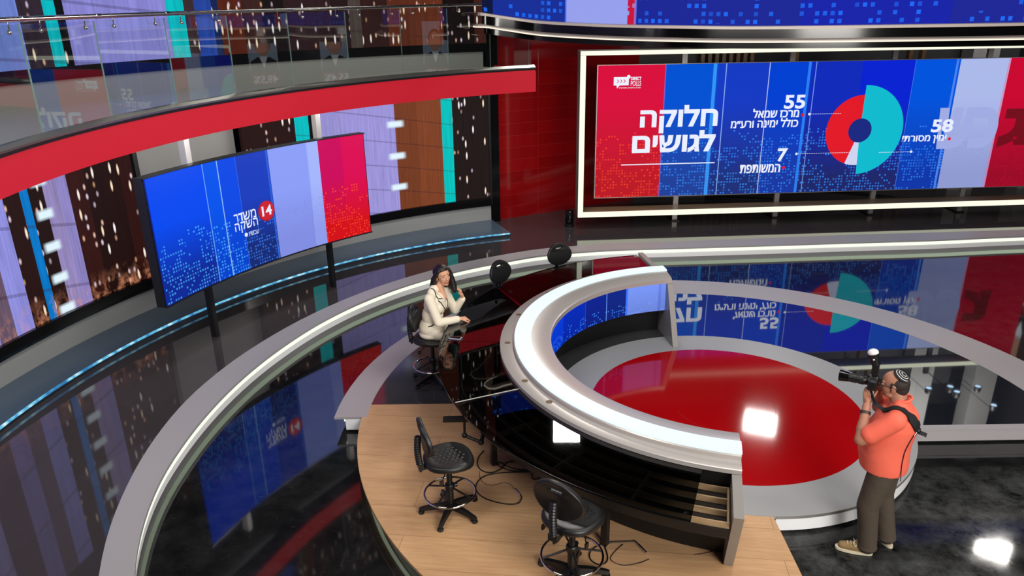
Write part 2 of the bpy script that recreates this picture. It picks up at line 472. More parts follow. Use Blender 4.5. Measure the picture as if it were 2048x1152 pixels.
# LED screens
def led_mat(name, W, Hh, stops, lines=(), vg=((0, 0.55), (1, 1.0)), dots=None, strength=1.0, slant=0.0, bottom=None):
    """vertical colour bars across a screen W x Hh metres; UV runs 0..1"""
    m = mat(name, (0.004, 0.004, 0.005, 1), 0.6); t = NT(m); t.bsdf.inputs['Specular IOR Level'].default_value = 0.0
    u, v, _ = t.sep(t.uv())
    if slant: u = t.math('ADD', u, t.math('MULTIPLY', t.math('SUBTRACT', v, 0.5), slant))
    c = t.ramp(u, [(p / W, srgb(*col)) for p, col in stops], 'CONSTANT')
    if bottom:
        c = t.mix(t.ramp(v, [(vg[0], (1, 1, 1, 1)), (vg[1], (0, 0, 0, 1))]), c, t.ramp(u, [(p / W, srgb(*col)) for p, col in bottom], 'CONSTANT'))
    else:
        c = t.mix(1.0, c, t.ramp(v, [(p, (k, k, k, 1)) for p, k in vg]), 'MULTIPLY')
    if dots:
        n, thr, dstops, vmax = dots
        cu = t.math('MULTIPLY', u, n * W); cv = t.math('MULTIPLY', v, n * Hh)
        cell = t.comb(t.math('FLOOR', cu), t.math('FLOOR', cv))
        wn = t.new('ShaderNodeTexWhiteNoise', noise_dimensions='2D'); t.l.new(cell, wn.inputs['Vector'])
        reg = t.noise(t.mapping(cell, (0.09, 0.13, 1)), 1.0, 2, 0.6)
        dens = t.math('MULTIPLY', t.ramp(reg, [(0.34, (0, 0, 0, 1)), (0.56, (1, 1, 1, 1))]), t.ramp(v, [(0, (1, 1, 1, 1)), (vmax * 0.6, (.8, .8, .8, 1)), (vmax, (0, 0, 0, 1))]))
        on = t.math('GREATER_THAN', t.math('MULTIPLY', wn.outputs['Value'], dens), thr)
        du = t.math('LESS_THAN', t.math('ABSOLUTE', t.math('SUBTRACT', t.math('FRACT', cu), 0.5)), 0.27)
        dv = t.math('LESS_THAN', t.math('ABSOLUTE', t.math('SUBTRACT', t.math('FRACT', cv), 0.5)), 0.27)
        k = t.math('MULTIPLY', t.math('MULTIPLY', du, dv), t.math('MULTIPLY', on, t.math('MULTIPLY', wn.outputs['Value'], 0.95)))
        dc = t.ramp(u, [(p / W, srgb(*col)) for p, col in dstops], 'CONSTANT')
        c = t.mix(k, c, dc)
    for p, wd, col, fac in lines:
        k = t.math('MULTIPLY', t.math('LESS_THAN', t.math('ABSOLUTE', t.math('SUBTRACT', u, p / W)), wd / W / 2), fac)
        c = t.mix(k, c, srgb(*col))
    t.put(t.bsdf.inputs['Emission Color'], c); t.bsdf.inputs['Emission Strength'].default_value = strength
    return m

def city_mat(name, a0, a1, v_h, stops, bars, seed=0.0, vlines=0.6, strength=1.0, low_glow=False):
    """night towers: bars of colour by angle, window lights in the dark bars, lit floor edges in the pale ones"""
    S = lambda a: (a0 - a) / (a0 - a1)
    m = mat(name, (0.004, 0.004, 0.005, 1), 0.6); t = NT(m); t.bsdf.inputs['Specular IOR Level'].default_value = 0.0
    u, v, _ = t.sep(t.uv())
    c = t.ramp(u, [(S(a), srgb(*col)) for a, col in stops], 'CONSTANT')
    # grain of the pictured facades
    gr = t.noise(t.comb(t.math('MULTIPLY', u, 220), t.math('MULTIPLY', v, 2.5)), 1.0, 4, 0.6)
    c = t.mix(1.0, c, t.ramp(gr, [(0.3, (.72, .72, .72, 1)), (0.7, (1.1, 1.1, 1.1, 1))]), 'MULTIPLY')
    lum = t.new('ShaderNodeRGBToBW'); t.l.new(c, lum.inputs[0])
    dark = t.math('LESS_THAN', lum.outputs[0], 0.045)
    fl = t.math('LESS_THAN', t.math('FRACT', t.math('ADD', t.math('MULTIPLY', v, v_h / vlines), t.math('MULTIPLY', u, 2.0))), 0.05)
    c = t.mix(t.math('MULTIPLY', t.math('MULTIPLY', fl, t.math('SUBTRACT', 1.0, dark)), 0.35), c, srgb(40, 25, 40))
    # window lights
    L = R(a0 - a1) * 9.79
    cu = t.math('MULTIPLY', u, L * 6.5); cv = t.math('MULTIPLY', v, v_h * 3.6)
    cell = t.comb(t.math('ADD', t.math('FLOOR', cu), seed), t.math('FLOOR', cv))
    wn = t.new('ShaderNodeTexWhiteNoise', noise_dimensions='2D'); t.l.new(cell, wn.inputs['Vector'])
    r1, r2, r3 = t.sep(wn.outputs['Color'])
    fx = t.math('MULTIPLY', t.math('SUBTRACT', t.math('FRACT', cu), t.math('MULTIPLY_ADD', r2, 0.4, 0.3)), 2.2)
    fy = t.math('SUBTRACT', t.math('FRACT', cv), t.math('MULTIPLY_ADD', r3, 0.3, 0.35))
    d = t.math('SQRT', t.math('ADD', t.math('MULTIPLY', fx, fx), t.math('MULTIPLY', fy, fy)))
    blob = t.ramp(d, [(0.16, (1, 1, 1, 1)), (0.34, (0, 0, 0, 1))])
    clump = t.noise(t.mapping(cell, (0.19, 0.23, 1)), 1.0, 1)
    on = t.math('GREATER_THAN', t.math('ADD', r1, t.math('MULTIPLY', clump, 0.7)), 1.06)
    k = t.math('MULTIPLY', t.math('MULTIPLY', blob, on), dark)
    c = t.mix(k, c, t.mix(r2, srgb(255, 226, 190), srgb(255, 250, 255)))
    cu2 = t.math('MULTIPLY', u, L * 11); cv2 = t.math('MULTIPLY', v, v_h * 7.0)
    cell2 = t.comb(t.math('ADD', t.math('FLOOR', cu2), seed + 50), t.math('FLOOR', cv2))
    wn2 = t.new('ShaderNodeTexWhiteNoise', noise_dimensions='2D'); t.l.new(cell2, wn2.inputs['Vector'])
    q1, q2, q3 = t.sep(wn2.outputs['Color'])
    gx = t.math('SUBTRACT', t.math('FRACT', cu2), t.math('MULTIPLY_ADD', q2, .4, .3)); gy = t.math('MULTIPLY', t.math('SUBTRACT', t.math('FRACT', cv2), 0.5), 0.8)
    d2 = t.math('SQRT', t.math('ADD', t.math('MULTIPLY', gx, gx), t.math('MULTIPLY', gy, gy)))
    b2 = t.math('MULTIPLY', t.ramp(d2, [(0.08, (1, 1, 1, 1)), (0.30, (0, 0, 0, 1))]), t.math('GREATER_THAN', t.math('ADD', q1, t.math('MULTIPLY', t.noise(t.mapping(cell2, (.13, .16, 1)), 1.0, 1), 0.7)), 1.22))
    c = t.mix(t.math('MULTIPLY', t.math('MULTIPLY', b2, dark), t.math('MULTIPLY_ADD', q3, .6, .3)), c, t.mix(q2, srgb(255, 190, 130), srgb(240, 225, 255)))
    if low_glow:          # street lights along the bottom of the picture
        gl = t.math('MULTIPLY', t.ramp(v, [(0.0, (1, 1, 1, 1)), (0.10, (.25, .25, .25, 1)), (0.16, (0, 0, 0, 1))]), t.ramp(t.noise(t.comb(t.math('MULTIPLY', u, 60), t.math('MULTIPLY', v, 12)), 1.0, 3, .7), [(.45, (0, 0, 0, 1)), (.7, (1, 1, 1, 1))]))
        c = t.mix(t.math('MULTIPLY', gl, .8), c, srgb(230, 150, 110))
    for (ba, bw, per, off) in bars:
        x = t.math('ABSOLUTE', t.math('SUBTRACT', u, S(ba)))
        kx = t.ramp(t.math('MULTIPLY', x, L), [(bw * 0.35, (1, 1, 1, 1)), (bw * 0.6, (0, 0, 0, 1))])
        y = t.math('ABSOLUTE', t.math('SUBTRACT', t.math('FRACT', t.math('ADD', t.math('MULTIPLY', v, v_h / per), off)), 0.5))
        ky = t.ramp(t.math('MULTIPLY', y, per), [(0.035, (1, 1, 1, 1)), (0.085, (0, 0, 0, 1))])
        c = t.mix(t.math('MULTIPLY', kx, ky), c, srgb(225, 245, 255))
    t.put(t.bsdf.inputs['Emission Color'], c); t.bsdf.inputs['Emission Strength'].default_value = strength
    return m

# ---------------------------------------------------------------- setting: shell of the studio
fl = MB(); fl.box((2.5, 7.5, -0.05), (26, 29, 0.1)); o = fl.build('floor', M_FLOOR, smooth=0); tag(o, kind='structure')
b = MB(); b.box((2.5, 7.5, 8.05), (26, 29, 0.1)); tag(b.build('ceiling', M_CEIL, smooth=0), kind='structure')
b = MB(); b.box((2.5, 21.6, 4), (26, 0.2, 8)); tag(b.build('wall_back', M_WALLDARK, smooth=0), kind='structure')
b = MB(); b.box((2.5, -6.6, 4), (26, 0.2, 8)); tag(b.build('wall_front', M_WALLDARK, smooth=0), kind='structure')
b = MB(); b.box((-10.2, 7.5, 4), (0.2, 28, 8)); tag(b.build('wall_left', M_WALLDARK, smooth=0), kind='structure')
b = MB(); b.box((15.2, 7.5, 4), (0.2, 28, 8)); tag(b.build('wall_right', M_WALLDARK, smooth=0), kind='structure')

# raised outer floor: its inner edge is the long white step
ZP = 0.2
def interp(tab, a):
    for (a0, r0), (a1, r1) in zip(tab, tab[1:]):
        if a0 >= a >= a1:
            k = (a0 - a) / (a0 - a1); return r0 + (r1 - r0) * k
OUT_T = [(232, 6.78), (205, 6.75), (190, 6.69), (178, 6.67), (168, 6.62), (158, 6.57), (145, 6.56), (130, 6.58), (122, 6.62), (114, 6.66)]
NOS_T = [(232, 6.50), (205, 6.47), (194, 6.40), (185, 6.31), (174, 6.23), (163, 6.20), (152, 6.22), (143, 6.24), (130, 6.25), (114, 6.27)]
OUT = [pol(interp(OUT_T, a), a) for a in lin(231, 115, 15)] + [Vector(p) for p in ((0.56, 14.32, 0), (1.36, 14.50, 0), (2.2, 14.66, 0), (3.1, 14.70, 0), (3.95, 14.76, 0), (5.5, 14.87, 0), (7.14, 15.0, 0), (9.02, 15.09, 0), (10.92, 15.2, 0), (14.9, 15.42, 0))]
NOS = [pol(interp(NOS_T, a), a) for a in lin(231, 115, 15)] + [Vector(p) for p in ((0.52, 13.88, 0), (1.3, 14.09, 0), (2.2, 14.22, 0), (3.0, 14.26, 0), (3.8, 14.30, 0), (5.4, 14.38, 0), (6.91, 14.47, 0), (8.72, 14.56, 0), (10.64, 14.74, 0), (14.9, 15.0, 0))]
def smooth_pts(pts, sub=4):
    out = []
    for i in range(len(pts) - 1):
        p0 = pts[max(i - 1, 0)]; p1 = pts[i]; p2 = pts[i + 1]; p3 = pts[min(i + 2, len(pts) - 1)]
        for k in range(sub):
            s = k / sub
            out.append(0.5 * ((2 * p1) + (p2 - p0) * s + (2 * p0 - 5 * p1 + 4 * p2 - p3) * s * s + (3 * p1 - p0 - 3 * p2 + p3) * s ** 3))
    out.append(pts[-1]); return out
OUT = smooth_pts(OUT); NOS = smooth_pts(NOS)
def zed(p, z): return Vector((p.x, p.y, z))
FAR = []
for p in OUT:
    d = Vector((p.x - C0.x, p.y - C0.y, 0)).normalized()
    FAR.append(p + d * 6.0)
for q in FAR:
    q.x = max(q.x, -9.9); q.y = min(q.y, 21.4); q.x = min(q.x, 15.0)
b = MB(); sweep(b, [[zed(p, 0.02), zed(q, 0.02), zed(q, ZP), zed(p, ZP)] for p, q in zip(OUT, FAR)])
tag(b.build('raised_floor', M_RAISED, smooth=0), 'dark glossy tiled floor one step up round the set, below the city walls', 'floor', kind='structure')
st = thing('trim_1', 'long curved white step edge with a lit riser, round the raised floor', 'step', kind='structure')
b = MB(); sweep(b, [[zed(i, ZP - 0.03), zed(o_, ZP - 0.03), zed(o_, ZP + 0.004), zed(i, ZP + 0.004)] for i, o_ in zip(NOS, OUT)])
b.build('step_edge', M_WHITE, st, smooth=30)
def off_(i, o_, d): return i + (o_ - i).normalized() * d
b = MB(); sweep(b, [[zed(off_(i, o_, .035), 0.0), zed(off_(i, o_, .12), 0.0), zed(off_(i, o_, .12), ZP - 0.03), zed(off_(i, o_, .035), ZP - 0.03)] for i, o_ in zip(NOS, OUT)])
b.build('riser', M_WHITEGLOSS, st, smooth=30)
b = MB(); sweep(b, [[zed(off_(i, o_, .018), ZP - 0.10), zed(off_(i, o_, .034), ZP - 0.10), zed(off_(i, o_, .034), ZP - 0.031), zed(off_(i, o_, .018), ZP - 0.031)] for i, o_ in zip(NOS, OUT)])
b.build('light_strip', M_STEPGLOW, st, smooth=30)

# ---------------------------------------------------------------- middle platform
pf = thing('platform', 'low round platform under the desk with white rim and black mirror tiles', 'platform', kind='structure')
# dark tiles behind the desk (far half) and to the right of the round stage
pts = [pol(2.08, a) for a in lin(-14, 176, 40)] + [Vector((-1.75, 8.065, 0))] + [pol(4.31, a) for a in lin(176, 150, 8)] + [pol(r, a) for r, a in zip(lin(4.31, 3.83, 10), lin(148, 92, 10))] + [pol(3.83, a) for a in lin(90, -7.8, 26)]
inner = [pol(2.09, a) for a in lin(178, -14, 46)]
outer = [pol(4.31 if a > 150 else (3.83 + 0.48 * max(0, (a - 92) / 58) if a > 92 else 3.83), a) for a in lin(178, -7.8, 46)]
def tile_sector(mb, i0, i1):
    sweep(mb, [[zed(i, 0.02), zed(o_, 0.02), zed(o_, ZP), zed(i, ZP)] for i, o_ in zip(inner[i0:i1 + 1], outer[i0:i1 + 1])])
b = MB(); tile_sector(b, 0, 20); b.build('charcoal_tiling', M_DARKTILE, pf, smooth=0)
b = MB(); tile_sector(b, 20, 46); b.build('mirror_tiling', M_MIRROR, pf, smooth=0)
rim_o = [4.70 if a > 150 else (4.48 + 0.22 * max(0, (a - 92) / 58) if a > 92 else 4.48) for a in lin(181.6, -6.7, 60)]
rim_i = [4.31 if a > 150 else (3.83 + 0.48 * max(0, (a - 92) / 58) if a > 92 else 3.83) for a in lin(181.6, -7.8, 60)]
A_o = lin(181.6, -6.7, 60); A_i = lin(181.7, -7.8, 60)
b = MB(); sweep(b, [[pol(ri, ai, ZP - 0.025), pol(ro, ao, ZP - 0.025), pol(ro, ao, ZP + 0.003), pol(ri, ai, ZP + 0.003)] for ri, ai, ro, ao in zip(rim_i, A_i, rim_o, A_o)])
b.build('white_rim', M_WHITE, pf, smooth=30)
b = MB(); sweep(b, [[pol(ri + .02, ai, 0.03), pol(ro - 0.13, ao, 0.03), pol(ro - .13, ao, ZP - 0.026), pol(ri + .02, ai, ZP - 0.026)] for ri, ai, ro, ao in zip(rim_i, A_i, rim_o, A_o)])
b.build('rim_riser', M_WHITEGLOSS, pf, smooth=30)
b = MB(); sweep(b, [[pol(ro - .13, ao, ZP - 0.055), pol(ro - 0.115, ao, ZP - 0.055), pol(ro - .115, ao, ZP - 0.0265), pol(ro - .13, ao, ZP - 0.0265)] for ro, ao in zip(rim_o, A_o)])
b.build('light_strip', M_STEPGLOW, pf, smooth=30)
b = MB(); b.box((5.78, 7.372, ZP - 0.012), (2.46, 0.06, 0.032)); b.box((5.78, 7.36, 0.105), (2.46, 0.03, 0.155)); b.box((5.78, 7.40, 0.02), (2.4, 0.02, 0.04))
b.build('front_edge', M_WHITE, pf, smooth=0)
b = MB()
q = [pol(2.085, a) for a in lin(-13.5, -2, 6)] + [Vector((6.9, 7.83, 0)), Vector((6.99, 7.43, 0))]
poly_prism(b, [(p.x, p.y) for p in q], 0.03, ZP - 0.0004)
b.build('mirror_tiling', M_MIRROR, pf, smooth=0)

# oak presenters' deck
wd = thing('wooden_deck', 'oak boarded deck with round outer edge, under the black stools and desk', 'deck', kind='structure')
po = [pol(4.37, a) for a in lin(177.8, 267.9, 48)]
pi_ = [pol(2.087, a) for a in lin(267.2, 175.6, 40)]
poly = [(p.x, p.y) for p in po] + [(p.x, p.y) for p in pi_]
b = MB(); poly_prism(b, poly, ZP - 0.03, ZP + 0.001); b.build('boards', M_OAK, wd, smooth=0)
b = MB(); ring_prism(b, box_prof(4.20, 4.25, 0.0, ZP - 0.031), 178, 267.5, 48); b.build('fascia', M_WHITEGLOSS, wd, smooth=30)
b = MB(); ring_prism(b, box_prof(4.27, 4.30, ZP - 0.045, ZP - 0.031), 183, 267.5, 48); b.build('light_strip', M_STEPGLOW, wd, smooth=30)

# round stage
rs = thing('round_stage', 'round stage with glossy red disc and grey ring in the middle of the set', 'stage', (C0.x, C0.y, 0))
L0 = Vector((0, 0, 0))
b = MB(); ring_prism(b, box_prof(1.605, 2.085, ZP - 0.03, ZP + 0.002), 0, 360, 96, L0); b.build('grey_ring', M_STAGE, rs, smooth=30)
b = MB(); b.lathe([(0.001, ZP - 0.03), (1.604, ZP - 0.03), (1.604, ZP + 0.002), (0.001, ZP + 0.002)], 96); b.build('red_disc', M_RED, rs, smooth=30)
b = MB(); ring_prism(b, box_prof(0.588, 0.592, ZP + 0.0012, ZP + 0.0023), 190, 370, 64, L0); b.build('disc_joint', mat('joint_line', srgb(110, 25, 25), 0.6), rs, smooth=0)
b = MB(); ring_prism(b, box_prof(2.0, 2.08, 0.035, ZP - 0.031), -92, 60, 60, L0); b.build('fascia', M_WHITEGLOSS, rs, smooth=30)
b = MB(); ring_prism(b, [(2.081, ZP - 0.03), (2.087, ZP - 0.03), (2.087, ZP + 0.001), (2.081, ZP + 0.001)], -92, 60, 60, L0); b.build('metal_edge', M_ALU, rs, smooth=30)
b = MB(); ring_prism(b, box_prof(1.9, 1.98, 0.0, 0.034), -92, 60, 60, L0); b.build('plinth', M_BLACK, rs, smooth=30)

# ---------------------------------------------------------------- curved city video walls, their base and the blue-lit ledge
LC = Vector((3.123, 7.236)); LR = 9.79
def cyl_wall(mb, a0, a1, z0, z1, r=LR, th=0.08, n=64, c=LC):
    """front face (inside of the curve) carries UV 0..1, plus a solid back"""
    A = lin(a0, a1, n); vs = []; fs = []; uvs = []
    for a in A: vs += [pol(r, a, z0, c), pol(r, a, z1, c), pol(r + th, a, z0, c), pol(r + th, a, z1, c)]
    for i in range(n):
        p = 4 * i; q = p + 4; u0 = i / n; u1 = (i + 1) / n
        fs.append((p, p + 1, q + 1, q)); uvs.append([(u0, 0), (u0, 1), (u1, 1), (u1, 0)])
        for f in ((p + 2, q + 2, q + 3, p + 3), (p, q, q + 2, p + 2), (p + 1, p + 3, q + 3, q + 1)):
            fs.append(f); uvs.append([(0, 0)] * 4)
    e = 4 * n
    fs.append((0, 2, 3, 1)); uvs.append([(0, 0)] * 4); fs.append((e, e + 1, e + 3, e + 2)); uvs.append([(1, 0)] * 4)
    return mb.add(vs, fs, uvs=uvs)
DK = (26, 10, 8); VIO = (140, 128, 214); LAV = (126, 112, 176)
low_stops = [(205, (165, 155, 222)), (176, (90, 66, 84)), (173.2, (140, 130, 200)), (171.6, (105, 85, 105)), (169.9, (146, 146, 226)), (168.3, (40, 18, 14)), (166.75, (0, 124, 206)), (165.85, (34, 16, 13)), (164.6, (152, 138, 192)), (163.3, (146, 136, 200)), (162.2, (52, 20, 15)), (160.5, (34, 14, 11)), (157, (48, 17, 13)), (155.6, (10, 6, 6))]
vw = thing('video_wall', 'curved lower video wall of night towers with blue stripe, under the red balcony at far left', 'video wall')
b = MB(); cyl_wall(b, 205, 155.35, 0.80, 3.35, n=48)
b.build('picture', city_mat('city_low_left', 205, 155.35, 2.55, low_stops, [(164.75, 0.26, 0.455, 0.37)], 3.0, 0.9, 1.0, True), vw, smooth=0)
b = MB(); ring_prism(b, box_prof(LR - 0.06, LR + 0.06, 0.62, 0.80), 205, 111.4, 80, LC); b.build('black_frame', M_BLACKGLOSS, vw, smooth=30)
b = MB(); cyl_wall(b, 155.35, 154.9, 0.80, 3.3, LR - 0.03, 0.1, 2); b.build('end_cap', M_BLACK, vw, smooth=0)
vw2 = thing('video_wall', 'curved lower video wall with wood and violet facades behind the curved screen', 'video wall')
low2 = [(143, (40, 19, 15)), (136.7, (0, 196, 200)), (134.95, (12, 10, 12)), (134.1, (156, 150, 215)), (131, (162, 154, 224)), (124.0, (122, 62, 34)), (121, (132, 68, 38)), (117.85, (0, 200, 196)), (116.4, (34, 23, 21)), (111.5, (10, 8, 8))]
b = MB(); cyl_wall(b, 143, 111.5, 0.80, 3.35, n=40)
b.build('picture', city_mat('city_low_right', 143, 111.5, 2.55, low2, [(123.9, 0.36, 0.65, 0.75)], 11.0, 0.5), vw2, smooth=0)
b = MB(); cyl_wall(b, 111.5, 111.2, 0.62, 3.35, LR - 0.02, 0.1, 2); b.build('end_cap', M_BLACK, vw2, smooth=0)
b = MB(); cyl_wall(b, 154.9, 143, 0.80, 3.35, LR + 0.25, 0.08, 16)
tag(b.build('wall_panel', M_GREY, smooth=0), 'plain grey wall section between the two lower video walls', 'wall', kind='structure')
up_stops = [(205, (150, 142, 220)), (175, (110, 95, 170)), (170, (148, 148, 226)), (166, (118, 140, 220)), (163.1, (52, 40, 52)), (161.1, (0, 196, 205)), (159.8, (14, 14, 18)), (159.2, (150, 146, 228)), (149.3, (0, 200, 205)), (147.6, (66, 48, 52)), (146.2, (40, 74, 170)), (144.7, (22, 40, 90)), (143.8, (92, 36, 20)), (141.2, (62, 34, 30)), (139, (26, 16, 16)), (136.5, (48, 28, 30)), (131, (38, 22, 24)), (129, (78, 66, 60)), (127.5, (52, 26, 24)), (124, (96, 44, 26)), (120.8, (104, 48, 28)), (117, (24, 14, 14)), (113, (70, 34, 26))]
vw3 = thing('video_wall', 'curved upper video wall of violet towers behind the balcony glass', 'video wall')
b = MB(); cyl_wall(b, 205, 111.5, 4.10, 7.7, n=80)
b.build('picture', city_mat('city_high', 205, 111.5, 3.6, up_stops, [], 29.0, 0.8, 0.9), vw3, smooth=0)
b = MB(); ring_prism(b, box_prof(LR - 0.05, LR + 0.08, 3.93, 4.10), 205, 111.5, 80, LC); b.build('black_frame', M_BLACKGLOSS, vw3, smooth=30)
b = MB(); ring_prism(b, box_prof(LR, LR + 0.10, ZP, 0.62), 205, 111.4, 80, LC)
tag(b.build('baseboard_left', M_BASEGREY, smooth=30), 'grey curved plinth under the lower video wall', 'plinth', kind='structure')
lg = thing('trim_2', 'low slate ledge with a blue light strip along the foot of the video wall', 'ledge', kind='structure')
LGC = Vector((2.44, 7.19)); LGR = 8.42
b = MB(); segs = lin(200, 111.2, 14)
def ray_circle(c, r, a, origin=LC):
    d = Vector((math.cos(R(a)), math.sin(R(a)))); o_ = Vector((origin.x - c.x, origin.y - c.y))
    bb = o_.dot(d); cc = o_.dot(o_) - r * r
    return -bb + math.sqrt(bb * bb - cc)
S = []
for a in lin(200, 111.3, 90):
    ri = ray_circle(LGC, LGR, a)
    S.append([pol(ri + 0.05, a, ZP, LC), pol(LR, a, ZP, LC), pol(LR, a, ZP + 0.075, LC), pol(ri, a, ZP + 0.075, LC)])
sweep(b, S); b.build('ledge_top', M_LEDGE, lg, smooth=30)
b = MB(); S = []
for a in lin(200, 111.5, 90):
    ri = ray_circle(LGC, LGR, a)
    S.append([pol(ri - 0.014, a, ZP + 0.055, LC), pol(ri + 0.012, a, ZP + 0.055, LC), pol(ri + 0.012, a, ZP + 0.080, LC), pol(ri - 0.006, a, ZP + 0.080, LC)])
sweep(b, S); b.build('light_strip', M_CYAN, lg, smooth=30)

# ---------------------------------------------------------------- balcony
BC = Vector((3.74, 6.84)); BR = 8.05; ZB0, ZB1 = 3.31, 3.67
bal = thing('balcony', 'curved balcony with bright red fascia over the lower video wall', 'balcony', kind='structure')
A = lin(200, 113.9, 70)
b = MB(); S = []
for a in A:
    # wall radius seen from BC
    rw = ray_circle(LC, LR - 0.0, a, BC)
    S.append([pol(BR + 0.02, a, ZB0 + 0.04, BC), pol(max(rw, BR + .2), a, ZB0 + 0.04, BC), pol(max(rw, BR + .2), a, ZB1 - 0.05, BC), pol(BR + 0.02, a, ZB1 - 0.05, BC)])
sweep(b, S); b.build('deck', M_DECK, bal, smooth=0)
def zt(a): return 3.645 + .085 * (200 - a) / 86          # top of the fascia
def gh(a): return 0.985 + .09 * (200 - a) / 86           # height of the glass
def bal_sweep(fn): return sweep(MB(), [[pol(r, a, z, BC) for (r, z) in fn(zt(a))] for a in lin(200, 113.9, 70)])
sweep(MB(), [[pol(BR + 0.03, a, ZB0 + 0.015, BC), pol(ray_circle(LC, LR, a, BC), a, ZB0 + 0.015, BC), pol(ray_circle(LC, LR, a, BC), a, ZB0 + 0.039, BC), pol(BR + 0.03, a, ZB0 + 0.039, BC)] for a in A]).build('soffit', M_BLACK, bal, smooth=0)  # black sheet added so the underside stays dark in the floor reflection
bal_sweep(lambda z: box_prof(BR - .02, BR + .03, ZB0, z)).build('red_fascia', M_REDFASCIA, bal, smooth=30)
b = MB(); b2 = pol(BR, 113.9, 0, BC); e2 = pol(BR + 1.9, 113.9, 0, BC)
mid = (b2 + e2) / 2; b.box((mid.x, mid.y, (ZB0 + ZB1) / 2), (1.9, 0.04, ZB1 - ZB0), rz=R(113.9)); b.build('end_fascia', M_REDFASCIA, bal, smooth=0)
bal_sweep(lambda z: [(BR - .03, z), (BR + .10, z), (BR + .10, z + .04), (BR + .03, z + .06), (BR - .03, z + .02)]).build('glass_shoe', mat('satin_steel', srgb(150, 149, 144), .28, .9), bal, smooth=20)
bal_sweep(lambda z: box_prof(BR - .028, BR - .018, z - .03, z)).build('black_line', M_BLACK, bal, smooth=30)  # thin black strip below the glass shoe
b = MB(); cyl_wall(b, 205, 112, ZB1 - 0.05, 3.93, LR - 0.02, 0.1, 60)
tag(b.build('wall_upstand', M_GREY, smooth=0), 'grey upstand behind the balcony under the upper video wall', 'wall', kind='structure')
# glass balustrade: edges seen at these angles
edges = [204, 196, 187.2, 178.9, 171.1, 163.2, 155.7, 148.0, 140.3, 132.8, 126.2, 120.2, 114.6]
names = ['leftmost balcony glass panel, cut by the picture edge', 'balcony glass panel second from the cut edge', 'balcony glass panel in front of the pale violet tower', 'balcony glass panel over the dark lower wall',
         'balcony glass panel above the grey wall section', 'balcony glass panel over the top corner of the curved screen', 'balcony glass panel above the middle of the curved screen', 'balcony glass panel over the crimson end of the curved screen',
         'balcony glass panel above the lower violet facade', 'balcony glass panel above the lower wood facade', 'balcony glass panel above the lower teal stripe', 'last balcony glass panel beside the black column']
GR = BR + 0.035
for i in range(len(edges) - 1):
    a0, a1 = edges[i] - 0.04, edges[i + 1] + 0.04
    p, q = pol(GR, a0, 0, BC), pol(GR, a1, 0, BC); d = (q - p).normalized(); nrm = Vector((-d.y, d.x, 0)) * 0.0045
    za_, zb_ = zt(edges[i]) + .052, zt(edges[i + 1]) + .052; zc_, zd_ = zt(edges[i]) + gh(edges[i]), zt(edges[i + 1]) + gh(edges[i + 1])
    g = MB(); g.add([p - nrm + Vector((0, 0, z)) for z in (za_, zc_)] + [q - nrm + Vector((0, 0, z)) for z in (zb_, zd_)] + [p + nrm + Vector((0, 0, z)) for z in (za_, zc_)] + [q + nrm + Vector((0, 0, z)) for z in (zb_, zd_)],
             [(0, 2, 3, 1), (4, 5, 7, 6), (0, 1, 5, 4), (2, 6, 7, 3), (1, 3, 7, 5), (0, 4, 6, 2)])
    for k in (2, 3, 4): g.mi[k] = 1
    o = g.build('glass_panel', [M_GLASS, M_GLASSEDGE], smooth=0); tag(o, names[i], 'glass panel', 'balcony balustrade glass')
# short return of glass at the balcony end
p = pol(GR, 114.3, 0, BC); q = pol(GR + 0.75, 114.3, 0, BC)
g = MB(); g.box(((p.x + q.x) / 2, (p.y + q.y) / 2, ZB1 + 0.49), (0.75, 0.012, 0.86), rz=R(114.3))
tag(g.build('glass_panel', M_GLASS, smooth=0), 'short end return of balcony glass in front of the red tiled wall', 'glass panel', 'balcony balustrade glass')
hr = thing('handrail', 'round stainless steel handrail on brackets along the balcony glass', 'handrail')
b = MB(); ZR = lambda a: zt(a) + gh(a) + .045
b.tube([pol(GR - 0.06, a, ZR(a), BC) for a in lin(203, 114.8, 70)], 0.023, 10); b.build('rail', M_STEEL, hr, smooth=60)
for i in range(len(edges) - 1):
    for f in (0.2, 0.8):
        a = edges[i] + (edges[i + 1] - edges[i]) * f; zr = ZR(a)
        b = MB(); b.tube([pol(GR - 0.06, a, zr - 0.02, BC), pol(GR - 0.06, a, zr - 0.075, BC), pol(GR - 0.05, a, zr - 0.095, BC), pol(GR - 0.008, a - 0.45, zr - 0.105, BC)], 0.006, 8)
        b.ell(pol(GR - 0.014, a - 0.45, zr - 0.105, BC), (0.02, 0.02, 0.02)); b.build('bracket', M_STEEL, hr, smooth=60)
for e in edges[1:-1]:
    b = MB(); b.tube([pol(GR - 0.06, e + 0.25, ZR(e + .25), BC), pol(GR - 0.06, e - 0.25, ZR(e - .25), BC)], 0.0265, 10); b.build('rail_joint', M_CHROME, hr, smooth=60)

